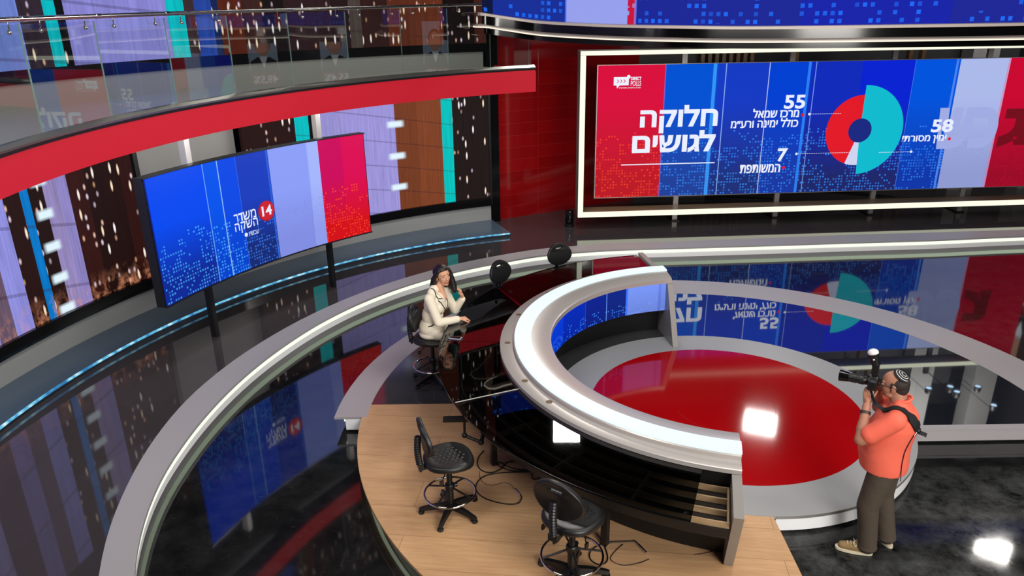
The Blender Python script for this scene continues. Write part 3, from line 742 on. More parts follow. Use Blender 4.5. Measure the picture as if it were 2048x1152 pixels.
# ---------------------------------------------------------------- column, red tiled wall, back of the set
b = MB(); b.box((-0.40, 16.55, 2.8), (0.26, 0.22, 5.2), rz=R(20))
o = b.build('column', M_BLACKGLOSS, smooth=0); tag(o, 'tall black column between the video wall and the red tiled wall', 'column', kind='structure')
mr = mat('red_wall_tile', srgb(128, 10, 14), 0.10, ior=1.5); t = NT(mr)
bk = t.new('ShaderNodeTexBrick', offset=0.0); t.l.new(t.uv(), bk.inputs['Vector'])
bk.inputs['Scale'].default_value = 1; bk.inputs['Brick Width'].default_value = 1.05; bk.inputs['Row Height'].default_value = 0.27; bk.inputs['Mortar Size'].default_value = 0.004
bk.inputs['Color1'].default_value = srgb(122, 9, 13); bk.inputs['Color2'].default_value = srgb(134, 11, 15); bk.inputs['Mortar'].default_value = srgb(140, 30, 32)
t.l.new(bk.outputs['Color'], t.bsdf.inputs['Base Color']); t.bump(t.math('MULTIPLY', bk.outputs['Fac'], -1.0), 0.3, 0.004)
p, q = Vector((-0.28, 16.63, 0)), Vector((3.1, 18.42, 0)); L = (q - p).length; d = (q - p).normalized(); nrm = Vector((-d.y, d.x, 0)) * 0.1
b = MB(); b.add([zed(p, ZP), zed(q, ZP), zed(q, 6.4), zed(p, 6.4), zed(p + nrm, ZP), zed(q + nrm, ZP), zed(q + nrm, 6.4), zed(p + nrm, 6.4)], [(0, 1, 2, 3), (5, 4, 7, 6), (4, 0, 3, 7), (1, 5, 6, 2), (3, 2, 6, 7), (4, 5, 1, 0)],
      uvs=[[(0, 0), (L, 0), (L, 6.2), (0, 6.2)]] + [[(0, 0)] * 4] * 5)
tag(b.build('wall_red_tile', mr, smooth=0), 'glossy dark red tiled wall beside the light frame', 'wall', kind='structure')
b = MB(); b.box((4.0, 18.55, 3.2), (1.9, 0.1, 6.0)); tag(b.build('wall_grey_panel', M_DGREY, smooth=0), 'dark grey wall panel behind the wide screen', 'wall', kind='structure')
b = MB(); b.box((8.9, 19.6, 3.2), (8.0, 0.1, 6.0)); tag(b.build('wall_dark_panel', M_WALLDARK, smooth=0), 'near black wall behind the wide screen', 'wall', kind='structure')
for i, x in enumerate([4.55 + 0.165 * k for k in range(8)] + [6.75, 9.42, 9.72]):
    b = MB(); b.box((x, 18.2, 3.2), (0.085, 0.16, 5.4))
    lab = ['first brown slat of the slatted screen from the red wall', 'second brown slat from the red wall', 'third brown slat from the red wall', 'fourth brown slat from the red wall', 'fifth brown slat from the red wall', 'sixth brown slat from the red wall', 'seventh brown slat from the red wall', 'last brown slat of the close row above the wide screen',
           'lone brown slat beside a screen post above the navy picture', 'brown slat above the teal half of the pie chart', 'brown slat just past the pie chart top'][i]
    tag(b.build('wood_slat', M_SLATWOOD, smooth=0), lab, 'slat', 'wood slats behind the wide screen')

M_LAMP = glow('cold_lamp', srgb(190, 225, 255), 3.0)
# two grey columns and a row of small lamps above the light frame: they show mirrored in the black tiles
for i, x in enumerate((11.7, 13.55)):
    b = MB(); b.box((x, 19.2, 4.1), (0.65, 0.5, 7.8)); tag(b.build('column', M_BASEGREY, smooth=0), ['grey square column mirrored in the black tiles, nearer the photographer', 'grey square column mirrored in the black tiles, farther from the photographer'][i], 'column', kind='structure')

for i, (x, y, z) in enumerate(((12.43, 17.6, 5.25), (11.12, 17.6, 5.28), (11.69, 17.6, 5.24), (11.9, 17.6, 5.4), (12.98, 17.6, 5.83))):
    sp = thing('spotlight', 'small round spotlight above the light frame, mirrored in the black tiles', 'lamp', (x, y, z), 0, 'spotlights above the light frame')
    b = MB(); b.lathe([(.001, .16), (.07, .16), (.085, .14), (.09, 0), (.08, 0), (.075, .03), (.001, .03)], 20); b.build('housing', M_BLACK, sp)
    b = MB(); b.lathe([(.001, .012), (.074, .012), (.074, .028), (.001, .028)], 20); b.build('lens', M_LAMP, sp)
    b = MB(); b.tube([(0, 0, .15), (0, 1.98, .15)], .008, 6); b.build('wall_arm', M_BLACK, sp)
# ---------------------------------------------------------------- wide screen in its light frame
TA = R(3.2); TD = Vector((math.cos(TA), math.sin(TA), 0)); TN = Vector((-TD.y, TD.x, 0))   # TN points away from the camera
def frame_box(mb, o, u0, u1, n0, n1, z0, z1, mi=0):
    P = lambda u, n, z: o + TD * u + TN * n + Vector((0, 0, z))
    vs = [P(u0, n0, z0), P(u1, n0, z0), P(u1, n1, z0), P(u0, n1, z0), P(u0, n0, z1), P(u1, n0, z1), P(u1, n1, z1), P(u0, n1, z1)]
    return mb.add(vs, [(0, 3, 2, 1), (4, 5, 6, 7), (0, 1, 5, 4), (1, 2, 6, 5), (2, 3, 7, 6), (3, 0, 4, 7)], mi)
FO = Vector((1.46, 15.72, 0)); TO = Vector((1.87, 16.15, 0))
lf = thing('light_frame', 'large box frame edged with a warm white light strip around the wide screen', 'light frame', FO)
LO = Vector((0, 0, 0)); FU = 11.3; FZ0, FZ1 = 0.465, 3.945; bw = 0.115
b = MB()
for (u0, u1, z0, z1) in ((0, FU, FZ0, FZ0 + bw), (0, FU, FZ1 - bw + .02, FZ1 - .005), (0.0, bw, FZ0 + bw, FZ1 - bw + .02), (FU - bw, FU, FZ0 + bw, FZ1 - bw + .02)):
    frame_box(b, LO, u0 + .004, u1 - .004, -0.012, 0.03, z0 + .004, z1 - .004)
b.build('light_strip', M_STRIP, lf, smooth=0)
b = MB(); frame_box(b, LO, 0.0, FU, 0.03, 0.44, FZ0, FZ0 + bw); b.build('shelf_board', M_SHELFWOOD, lf, smooth=0)
b = MB(); frame_box(b, LO, 0.0, FU, 0.03, 0.45, FZ1 - bw + .02, FZ1); b.build('top_board', M_GREY, lf, smooth=0)
for u in (0, FU - bw):
    b = MB(); frame_box(b, LO, u, u + bw, 0.03, 0.40, FZ0 + bw, FZ1 - bw + .02); b.build('side_board', M_GREY, lf, smooth=0)

TW, TZ0, TZ1 = 10.6, 0.80, 3.625; TH = TZ1 - TZ0
ws = thing('wide_screen', 'very wide screen showing the pie chart with red and turquoise halves', 'screen', TO)
def tsurf(off):
    return lambda u, v: TD * u - TN * off + Vector((0, 0, v))
stops = [(0, (222, 16, 62)), (1.44, (0, 84, 216)), (2.54, (22, 60, 200)), (3.68, (0, 66, 214)), (4.56, (16, 44, 190)), (5.7, (8, 36, 214)), (6.87, (0, 86, 226)), (7.83, (176, 190, 240)), (8.96, (206, 8, 50))]
lines = [(1.44, .02, (70, 110, 235), .7), (2.50, .075, (60, 160, 255), .85), (2.74, .02, (150, 190, 255), .8), (3.68, .018, (190, 205, 255), .9), (4.55, .06, (50, 140, 255), .8), (4.69, .018, (140, 180, 255), .7), (6.87, .012, (90, 150, 255), .6), (7.80, .05, (90, 150, 255), .7), (8.96, .04, (240, 90, 130), .5)]
M_WIDE = led_mat('wide_picture', TW, TH, stops, lines, (.12, .72), (16, 0.30, [(0, (255, 70, 45)), (1.44, (50, 140, 255)), (7.83, (150, 160, 215)), (8.96, (180, 14, 44))], 0.62), 0.95, bottom=[(0, (192, 26, 38)), (1.44, (34, 66, 156)), (2.54, (32, 50, 124)), (3.68, (26, 58, 166)), (4.56, (32, 40, 108)), (6.87, (16, 56, 172)), (7.83, (146, 158, 214)), (8.96, (158, 10, 40))])
b = MB()
q = [tsurf(0)(u, v) for u, v in ((0, TZ0), (TW, TZ0), (TW, TZ1), (0, TZ1))]
q2 = [p + TN * 0.07 for p in q]
b.add(q + q2, [(0, 1, 2, 3), (5, 4, 7, 6), (0, 4, 5, 1), (1, 5, 6, 2), (2, 6, 7, 3), (3, 7, 4, 0)], uvs=[[(0, 0), (1, 0), (1, 1), (0, 1)]] + [[(0, 0)] * 4] * 5)
for k in range(1, 6): b.mi[k] = 1
b.build('picture', [M_WIDE, M_BLACK], ws, smooth=0)
b = MB()
for (u0, u1, z0, z1) in ((-.018, 0, TZ0 - .012, TZ1 + .012), (0, TW, TZ0 - .012, TZ0), (0, TW, TZ1, TZ1 + .012)): frame_box(b, LO, u0, u1, -0.01, 0.07, z0, z1)
b.build('bezel', M_ALU, ws, smooth=0)
for u in (1.86, 4.19, 6.44, 8.56):
    po_ = MB(); frame_box(po_, LO, u - .055, u + .055, 0.08, 0.15, ZP, 4.4); ps = po_.build('post', M_ALU, ws, smooth=0)
    ft = MB(); frame_box(ft, LO, u - .09, u + .09, 0.02, 0.62, ZP, ZP + 0.03); ft.build('foot', M_BLACK, ps, smooth=0)
M_LET = glow('letter_white', srgb(232, 238, 255), 1.0)
M_PRED = glow('pie_red', srgb(226, 14, 34), 1.0); M_PTEAL = glow('pie_teal', srgb(0, 186, 206), 1.0); M_PWHITE = glow('pie_white', srgb(206, 212, 240), 1.0); M_PNAVY = glow('pie_hub', srgb(18, 40, 140), .8)
T2 = tsurf(0.006)
lettering('headline_text', 'חלוקה', (.94, 2.64, 2.19, 2.78), T2, M_LET, ws, 0.035, True)
lettering('headline_text', 'לגושים', (.79, 2.625, 1.76, 2.24), T2, M_LET, ws, 0.035, True)
lettering('seat_number', '55', (4.075, 4.54, 2.65, 2.945), T2, M_LET, ws, 0.03)
lettering('caption_text', 'מרכז שמאל', (3.415, 4.425, 2.475, 2.665), T2, M_LET, ws, -0.04, True)
lettering('caption_text', 'כולל ימינה ורע״מ', (2.945, 4.43, 2.265, 2.455), T2, M_LET, ws, -0.035, True)
lettering('seat_number', '7', (4.05, 4.28, 1.505, 1.80), T2, M_LET, ws, 0.03)
lettering('caption_text', 'המשותפת', (3.24, 4.14, 1.27, 1.455), T2, M_LET, ws, -0.04, True)
lettering('seat_number', '58', (7.47, 7.965, 2.07, 2.355), T2, M_LET, ws, 0.03)
lettering('caption_text', 'ימין מסורתי', (6.85, 7.85, 1.83, 2.01), T2, M_LET, ws, -0.035, True)
M_BGT = glow('picture_lettering', srgb(164, 176, 232), 0.94)
lettering('background_text', 'כש', (7.6, 9.0, 1.70, 2.60), tsurf(0.003), M_BGT, ws, 0.05, True)
lettering('background_text', 'ג', (9.06, 9.75, 1.70, 2.55), tsurf(0.003), glow('picture_lettering_red', srgb(120, 6, 26), 0.9), ws, 0.05, True)
def flat_poly(mb, pts, off, mi=0, th=0.003):
    s0, s1 = tsurf(off), tsurf(off - th)
    n = len(pts); vs = [s0(*p) for p in pts] + [s1(*p) for p in pts]
    return mb.add(vs, [tuple(range(n)), tuple(reversed(range(n, 2 * n)))] + [(i, n + i, n + (i + 1) % n, (i + 1) % n) for i in range(n)], mi)
pc = thing('pie_chart', None, None); pc.parent = ws
def sector(r0, r1, a0, a1, n=40, c=(5.85, 2.15)): return arcpts(c[0], c[1], r1, a0, a1, n) + arcpts(c[0], c[1], r0, a1, a0, n)
def quadstrip(mb, outer, inner_, off):
    for i in range(len(outer) - 1): flat_poly(mb, [inner_[i], outer[i], outer[i + 1], inner_[i + 1]], off)
def slice_(name, r1, a0, a1, m, off=0.007):
    mb = MB(); quadstrip(mb, arcpts(5.85, 2.15, r1, a0, a1, 48), arcpts(5.85, 2.15, 0.262, a0, a1, 48), off); mb.build(name, m, pc, smooth=0)
slice_('pie_slice', 0.97, -87, 90, M_PTEAL); slice_('pie_slice', 0.765, 90, 251, M_PRED); slice_('pie_slice', 0.765, 251, 273, M_PWHITE)
mb = MB(); flat_poly(mb, arcpts(5.85, 2.15, 0.262, 0, 360, 40)[:-1], 0.005); mb.build('pie_hub', M_PNAVY, pc, smooth=0)
mb = MB(); flat_poly(mb, [(.565, 1.51), (2.65, 1.51), (2.65, 1.532), (.565, 1.532)], 0.006); mb.build('underline', M_LET, ws, smooth=0)
for (x0, x1, z, ed) in ((4.66, 5.39, 2.53, 4.66), (4.48, 5.75, 1.67, 4.48), (6.36, 7.10, 1.655, 7.10)):
    mb = MB(); n = int((x1 - x0) / 0.04)
    for k in range(n): flat_poly(mb, [(x0 + k * .04, z - .005), (x0 + k * .04 + .022, z - .005), (x0 + k * .04 + .022, z + .005), (x0 + k * .04, z + .005)], 0.0105)
    flat_poly(mb, arcpts(ed, z, 0.028, 0, 360, 12)[:-1], 0.0105)
    mb.build('leader_line', M_LET, ws, smooth=0)
for (x, z) in ((4.515, 2.515), (4.22, 1.37), (7.93, 1.92)):
    mb = MB(); flat_poly(mb, arcpts(x, z, 0.035, 0, 360, 14)[:-1], 0.0105); mb.build('bullet', M_PRED, ws, smooth=0)
# corner logo: speech bubble with three chevrons
mb = MB(); flat_poly(mb, [(.34, 3.215), (.40, 3.215), (.415, 3.15), (.47, 3.215), (.66, 3.215), (.66, 3.385), (.34, 3.385)], 0.006); flat_poly(mb, arcpts(.655, 3.385, .04, 0, 360, 16)[:-1], 0.006)
mb.build('logo_bubble', M_LET, ws, smooth=0)
mb = MB()
for k in range(3):
    x = .405 + .07 * k; flat_poly(mb, [(x, 3.335), (x + .03, 3.30), (x, 3.265), (x + .018, 3.265), (x + .05, 3.30), (x + .018, 3.335)], 0.0105)
mb.build('logo_chevrons', M_PRED, ws, smooth=0)
lettering('logo_text', 'DIRECT', (.705, .925, 3.315, 3.385), T2, M_LET, ws, 0.04)
lettering('logo_text', 'POLLS', (.705, .925, 3.20, 3.30), T2, M_LET, ws, 0.01)
lettering('logo_text', 'סקרים | מחקרים | אסטרטגיה', (.46, .92, 3.14, 3.18), T2, M_LET, ws, 0.01, True)

# black uplighter on the floor beside the frame
ul = thing('uplight', 'black round uplight on the dark floor at the foot of the light frame', 'lamp', (1.30, 16.0, ZP))
b = MB(); b.lathe([(.001, 0), (.10, 0), (.11, .02), (.11, .05), (.09, .06), (.001, .06)], 20); b.build('base', M_BLACK, ul)
b = MB(); b.lathe([(.001, .08), (.085, .08), (.095, .11), (.095, .33), (.085, .36), (.07, .365), (.001, .35)], 24); b.build('housing', M_BLACKGLOSS, ul)
b = MB(); b.tube([(-.1, 0, .22), (-.125, 0, .2), (-.115, 0, .05), (0, 0, .045), (.115, 0, .05), (.125, 0, .2), (.1, 0, .22)], .01); b.build('yoke', M_BLACK, ul)

# ---------------------------------------------------------------- hanging drum screen along the top
k_ = 1.0
DP = [Vector(p) for p in ((-0.02, 13.72, 4.48), (-0.32, 13.62, 4.48), (-0.43, 13.42, 4.471), (-0.108, 13.5, 4.418), (0.578, 13.45, 4.328), (1.648, 12.8, 4.270), (2.628, 12.2, 4.248), (3.719, 12.0, 4.225), (5.7, 11.72, 4.226), (7.675, 11.6, 4.231), (10.5, 11.7, 4.24))]
DP = smooth_pts(DP, 6)
def dnorm(i):
    t_ = DP[min(i + 1, len(DP) - 1)] - DP[max(i - 1, 0)]; return Vector((t_.y, -t_.x, 0)).normalized()   # towards the camera side
def strip_along(mb, prof, uv=False, mi=0):
    return sweep(mb, [[p + dnorm(i) * n + Vector((0, 0, h)) for (n, h) in prof] for i, p in enumerate(DP)], mi, uv=uv)
hd = thing('hanging_screen', 'curved blue screen hung from the ceiling above the wide screen with two pale rims', 'screen')
LDr = sum((DP[i + 1] - DP[i]).length for i in range(len(DP) - 1))
cum = [0]
for i in range(len(DP) - 1): cum.append(cum[-1] + (DP[i + 1] - DP[i]).length)
def at_x(x):
    for i in range(len(DP) - 1):
        if DP[i + 1].x > x and i > 12: return cum[i] + (cum[i + 1] - cum[i]) * max(0, (x - DP[i].x) / (DP[i + 1].x - DP[i].x))
    return LDr
M_DRUM = led_mat('drum_picture', LDr, 0.5, [(0, (10, 20, 60)), (at_x(-.3), (22, 46, 150)), (at_x(0.966), (150, 160, 236)), (at_x(1.888), (200, 20, 60)), (at_x(2.022), (26, 38, 150)), (at_x(4.4), (22, 34, 168)), (at_x(6.5), (28, 38, 150))], [(at_x(0.966), .03, (70, 120, 255), .7), (at_x(2.022), .04, (120, 130, 240), .6)], ((0, 1.0), (1, 1.0)), (9, 0.34, [(0, (30, 110, 255)), (at_x(0.966), (150, 160, 236)), (at_x(2.022), (30, 110, 255))], 3.0), 1.0)
b = MB(); vs = []; fs = []; uvs = []
for i, p in enumerate(DP): vs += [p + Vector((0, 0, .235 * k_)), p + Vector((0, 0, .74)), p - dnorm(i) * .1 + Vector((0, 0, .235 * k_)), p - dnorm(i) * .1 + Vector((0, 0, .74))]
for i in range(len(DP) - 1):
    k = 4 * i; u0, u1 = cum[i] / LDr, cum[i + 1] / LDr
    fs += [(k, k + 4, k + 5, k + 1), (k + 2, k + 3, k + 7, k + 6), (k, k + 2, k + 6, k + 4), (k + 1, k + 5, k + 7, k + 3)]
    uvs += [[(u0, 0), (u1, 0), (u1, 1), (u0, 1)]] + [[(0, 0)] * 4] * 3
b.add(vs, fs, uvs=uvs)
for k in range(len(b.mi)): b.mi[k] = 0 if k % 4 == 0 else 1
b.build('picture', [M_DRUM, M_BLACK], hd, smooth=0)
M_RIM = mat('pale_rim', srgb(196, 184, 176), 0.4)
b = MB(); strip_along(b, [(.02, .185 * k_), (.075, .185 * k_), (.075, .225 * k_), (.02, .235 * k_)]); b.build('upper_rim', M_RIM, hd, smooth=30)
b = MB(); strip_along(b, [(-.06, .02), (.02, .02), (.02, .205 * k_), (-.06, .205 * k_)]); b.build('black_band', M_BLACKGLOSS, hd, smooth=30)
b = MB(); strip_along(b, [(.02, 0), (.16, 0), (.16, .03), (.02, .05)]); b.build('lower_rim', M_RIM, hd, smooth=30)
b = MB(); strip_along(b, [(.150, -.006), (.164, -.006), (.164, .012), (.1605, .012)]); b.build('rim_light', glow('rim_glow', srgb(255, 240, 215), 1.2), hd, smooth=30)
b = MB(); strip_along(b, [(-.09, -.10), (-.04, -.10), (-.04, .04), (-.09, .04)]); b.build('black_skirt', M_BLACKGLOSS, hd, smooth=30)

# ---------------------------------------------------------------- curved screen on two posts
MC = Vector((2.696, 7.143)); MR = 7.566
cs = thing('curved_screen', 'free-standing curved screen on two posts in blue, lavender and crimson with a red ball', 'screen')
MW = 4.09; f = MW
stops = [(0, (0, 74, 240)), (.25 * f, (0, 84, 236)), (.315 * f, (8, 74, 230)), (.398 * f, (26, 62, 190)), (.543 * f, (140, 158, 246)), (.728 * f, (166, 182, 252)), (.781 * f, (204, 6, 92)), (.89 * f, (220, 8, 84))]
lines = [(.25 * f, .014, (120, 180, 255), .8), (.315 * f, .016, (150, 200, 255), .9), (.398 * f, .008, (90, 140, 240), .5), (.540 * f, .03, (50, 110, 240), .6), (.728 * f, .012, (180, 195, 255), .5)]
M_CURVED = led_mat('curved_picture', MW, 1.7, stops, lines, (.16, .62), (21, 0.22, [(0, (70, 170, 255)), (.398 * f, (60, 125, 235)), (.543 * f, (128, 142, 228)), (.728 * f, (142, 158, 238)), (.781 * f, (255, 70, 45))], 0.60), 1.0, bottom=[(0, (10, 40, 150)), (.25 * f, (0, 66, 205)), (.398 * f, (20, 42, 118)), (.543 * f, (130, 142, 226)), (.728 * f, (142, 156, 236)), (.781 * f, (212, 14, 22))])
b = MB(); cyl_wall(b, 164.25, 133.2, 1.10, 2.81, MR, 0.02, 40, MC); b.build('picture', M_CURVED, cs, smooth=0)
b = MB(); ring_prism(b, box_prof(MR + .022, MR + .15, 1.085, 2.825), 164.5, 133.0, 40, MC); b.build('casing', M_BLACK, cs, smooth=30)
b = MB(); ring_prism(b, box_prof(MR - .01, MR + .022, 2.812, 2.83), 164.5, 133.0, 40, MC); ring_prism(b, box_prof(MR - .01, MR + .022, 1.08, 1.098), 164.5, 133.0, 40, MC); b.build('bezel', M_BLACK, cs, smooth=30)
for a in (156.75, 138.65):
    p = pol(MR + .23, a, 0, MC)
    b = MB(); b.box((p.x, p.y, (ZP + 2.7) / 2 + .0), (.10, .07, 2.7 - ZP), rz=R(a)); ps = b.build('post', M_BLACK, cs, smooth=0)
    b = MB(); b.box((p.x, p.y, 3.02), (.12, .09, .64), rz=R(a)); b.build('hanger', M_ALU, cs, smooth=0)
MS = lambda off: (lambda a, z: pol(MR - off, a, z, MC))
lettering('title_text', 'מש', (151.88, 150.05, 1.86, 1.985), MS(.006), M_LET, cs, -0.045, True)
lettering('title_text', 'ר', (153.25, 152.70, 1.86, 1.982), MS(.006), M_LET, cs, -0.045, True)
mb = MB(); D0 = [(0, 1), (1.05, 1), (1.05, .80), (.88, .80), (.88, 0), (.62, 0), (.62, .80), (0, .80)]
fa = lambda off: [MS(off)(152.62 - .66 * x, 1.862 + .121 * y) for x, y in D0]
mb.add(fa(.006) + fa(.003), [tuple(range(8)), tuple(reversed(range(8, 16)))] + [(i, (i + 1) % 8, 8 + (i + 1) % 8, 8 + i) for i in range(8)]); mb.build('title_text', M_LET, cs, smooth=0)
lettering('title_text', 'השקה', (153.3, 149.95, 1.685, 1.845), MS(.006), M_LET, cs, -0.04, True)
lettering('subtitle_text', 'עכשיו', (151.4, 149.95, 1.60, 1.665), MS(.006), M_LET, cs, 0.0, True)
def mon_disc(name, a, z, r, m, off, parent):
    mb = MB(); k = math.degrees(1 / MR); pts = [MS(off)(a + dx * k, z + dz) for dx, dz in arcpts(0, 0, r, 0, 360, 32)[:-1]]
    n = len(pts); c_ = Vector((MC.x, MC.y, 0)); bk = [p + Vector((p.x - MC.x, p.y - MC.y, 0)).normalized() * .003 for p in pts]
    mb.add(pts + bk, [tuple(reversed(range(n))), tuple(range(n, 2 * n))] + [(i, (i + 1) % n, n + (i + 1) % n, n + i) for i in range(n)]); return mb.build(name, m, parent, smooth=0)
mon_disc('logo_ball', 148.5, 1.90, .158, glow('ball_rim', srgb(150, 20, 40), 1), .005, cs)
bl = mon_disc('logo_ball', 148.5, 1.905, .145, glow('ball_red', srgb(206, 26, 44), 1), .007, cs)
mon_disc('subtitle_dot', 151.85, 1.635, .03, M_LET, .006, cs)
lettering('logo_number', '14', (149.2, 147.75, 1.83, 1.985), MS(.010), M_LET, cs, 0.03)

# ---------------------------------------------------------------- presenters' desk
dk = thing('presenter_desk', 'large curved desk with smoked glass top and glowing white ring around the stage', 'desk', (C0.x, C0.y, 0))
A0, A1 = 97.0, 256.25
D = lambda prof, a0, a1, n=80: ring_prism(MB(), prof, a0, a1, n, L0)
D([(2.545, 1.045), (2.70, 1.045), (2.70, 1.085), (2.69, 1.09), (2.545, 1.09)], A0, A1).build('silver_shelf', M_SILVER, dk, smooth=30)
D([(2.10, 1.03), (2.545, 1.03), (2.545, 1.125), (2.535, 1.135), (2.34, 1.135), (2.12, 1.105), (2.10, 1.09)], A0, A1).build('silver_ring', M_SILVER, dk, smooth=30)
D([(2.335, 1.1352), (2.53, 1.1352), (2.53, 1.152), (2.52, 1.158), (2.345, 1.158), (2.335, 1.152)], A0, A1 + .1).build('light_band', M_BAND, dk, smooth=30)
D(box_prof(2.62, 2.68, .21, 1.044), 98.7, 254.5).build('cabinet', M_BLACK, dk, smooth=30)
D(box_prof(2.38, 2.42, .203, .60), 98.8, 254.3).build('plinth', M_BLACK, dk, smooth=30)
f = math.radians(254.3 - 98.9) * 2.13; U = lambda a: math.radians(a - 98.9) * 2.13
dst = [(0, (120, 150, 250)), (U(100.6), (110, 136, 236)), (U(101.5), (126, 156, 255)), (U(115.3), (14, 40, 140)), (U(125), (10, 36, 150)), (U(137), (0, 44, 190)), (U(152), (0, 60, 224))]
M_DESKLED = led_mat('desk_picture', f, .43, dst, [(U(115.5), .035, (40, 110, 255), .8), (U(125.2), .012, (120, 170, 255), .8), (U(136.8), .008, (60, 110, 240), .6)], ((0, .7), (1, .95)), (26, .36, [(0, (126, 156, 255)), (U(115.3), (60, 140, 255))], .6), 1.0)
b = MB(); vs = []; fs = []; uvs = []; n = 80
for a in lin(98.9, 254.3, n): vs += [pol(2.13, a, .605, L0), pol(2.13, a, 1.03, L0), pol(2.19, a, .605, L0), pol(2.19, a, 1.03, L0)]
for i in range(n):
    k = 4 * i; u0, u1 = i / n, (i + 1) / n
    fs += [(k, k + 4, k + 5, k + 1), (k + 2, k + 3, k + 7, k + 6), (k, k + 2, k + 6, k + 4)]; uvs += [[(u0, 0), (u1, 0), (u1, 1), (u0, 1)], [(0, 0)] * 4, [(0, 0)] * 4]
b.add(vs, fs, uvs=uvs); b.mi = [0 if k % 3 == 0 else 1 for k in range(len(b.mi))]
b.build('front_screen', [M_DESKLED, M_BLACK], dk, smooth=0)
D(box_prof(2.19, 2.62, .60, .625), 98.8, 254.4).build('soffit', M_BLACK, dk, smooth=30)
for (a0, a1) in ((99.2, 137.9), (138.1, 176.9), (177.1, 202.6), (202.8, 249.4)):
    D([(2.685, 1.030), (3.405, 1.030), (3.41, 1.0345), (3.405, 1.041), (2.685, 1.041)], a0, a1, 40).build('glass_top', M_SMOKED, dk, smooth=30)
D(box_prof(3.412, 3.418, 1.026, 1.043), 99.2, 249.4).build('glass_trim', M_BLACKGLOSS, dk, smooth=30)
p = pol(3.3, 249.4, 1.0, L0)
# end panels: slanted plates set along the radius
def end_panel(a, outline):
    rd = Vector((math.cos(R(a)), math.sin(R(a)), 0)); tn = Vector((-rd.y, rd.x, 0)); mb = MB(); n = len(outline)
    vs = [rd * r + tn * s + Vector((0, 0, z)) for s in (-.04, .04) for (r, z) in outline]
    mb.add(vs, [tuple(range(n)), tuple(reversed(range(n, 2 * n)))] + [(i, n + i, n + (i + 1) % n, (i + 1) % n) for i in range(n)])
    return mb.build('end_panel', M_GREY2, dk, smooth=0)
M_GREY2 = mat('taupe_laminate', srgb(136, 132, 128), 0.3)
end_panel(97.8, [(1.70, .205), (2.84, .205), (3.50, 1.055), (2.72, 1.055), (2.71, 1.028), (2.07, 1.028)])
end_panel(255.4, [(1.70, .205), (2.83, .205), (3.31, 1.055), (2.72, 1.055), (2.71, 1.028), (2.07, 1.028)])
# under-glass tray in plywood
tr = D(box_prof(2.70, 3.20, .845, .86), 104, 254.4).build('tray', M_BLACK, dk, smooth=30)
for r in (2.72, 2.88, 3.04, 3.19): ring_prism(MB(), box_prof(r - .007, r + .007, .861, .915), 104, 254.4, 80, L0).build('tray_rail', M_PLY, tr, smooth=30)
for a in (104, 122, 140, 158, 176, 194, 212, 226, 240, 254.2):
    rd = pol(1, a, 0, L0); b = MB(); b.box(tuple(rd * 2.955 + Vector((0, 0, .887))), (.45, .016, .052), rz=R(a)); b.build('tray_divider', M_PLY, tr, smooth=0)
D(box_prof(3.205, 3.22, .78, .865), 100, 254.3).build('apron', M_BLACK, dk, smooth=30)
for a in (112, 140, 170, 202.6, 234.4):
    rd = pol(3.0, a, 0, L0); b = MB(); b.box((rd.x, rd.y, (.845 + ZP) / 2), (.06, .06, .845 - ZP - .004), rz=R(a)); b.build('leg', M_BLACK, dk, smooth=0)
for a in (120, 141.8, 161, 180, 201.5, 212.7):
    b = MB(); rd = pol(2.612, a, 1.0895, L0); b.lathe([(.0005, 0), (.035, 0), (.035, .002), (.0005, .002)], 20, tuple(rd)); b.build('cable_grommet', mat('grommet', srgb(92, 72, 48), .6) if a == 120 else bpy.data.materials['grommet'], dk)
for a in (202.7,):
    rd0, rd1 = pol(2.70, a, 1.043, L0), pol(3.40, a, 1.043, L0); b = MB(); b.tube([rd0, rd1], .0045, 6); b.build('glass_joint', M_ALU, dk)
b = MB(); rd = pol(3.33, 248.6, 1.0415, L0); b.lathe([(.0005, 0), (.02, 0), (.018, .006), (.0005, .007)], 16, tuple(rd)); b.build('glass_bolt', M_CHROME, dk)

# things on, under and round the desk
ph = thing('smartphone', 'smartphone with white edge lying on the smoked glass beside the woman', 'phone', (-0.695, 8.16, 1.0425), R(-14))
me = curve_mesh([[(-.075 + .008, -.036), (.075 - .008, -.036), (.075, -.028), (.075, .028), (.067, .036), (-.067, .036), (-.075, .028), (-.075, -.028)]], .002, .002)
for v in me.vertices: v.co.z += .004
link_mesh('case', me, mat('phone_edge', srgb(190, 200, 235), .3, .3), ph, 30)
b = MB(); b.box((0, 0, .0086), (.142, .064, .0008)); b.build('display', M_BLACKGLOSS, ph, smooth=0)

ma = thing('monitor_arm', 'black articulated monitor arm without a monitor, reaching out under the glass edge', 'monitor arm')
b = MB(); b.box((-0.58, 6.55, .875), (.27, .09, .022), rz=.02); b.build('plate', M_BLACK, ma, smooth=0)
b = MB(); b.tube([(-.50, 6.55, .865), (-.505, 6.55, .69)], .013); b.ell((-.505, 6.55, .685), (.03, .03, .03)); b.build('upright', M_BLACK, ma)
b = MB(); b.tube([(-.505, 6.55, .68), (-.34, 6.55, .60)], .017); b.ell((-.34, 6.55, .60), (.032, .032, .032)); b.build('lower_arm', M_BLACK, ma)
b = MB(); b.tube([(-.34, 6.55, .60), (-.31, 6.62, .68)], .02); b.tube([(-.31, 6.62, .68), (-.262, 6.70, .70)], .03); b.build('clamp', M_BLACK, ma)

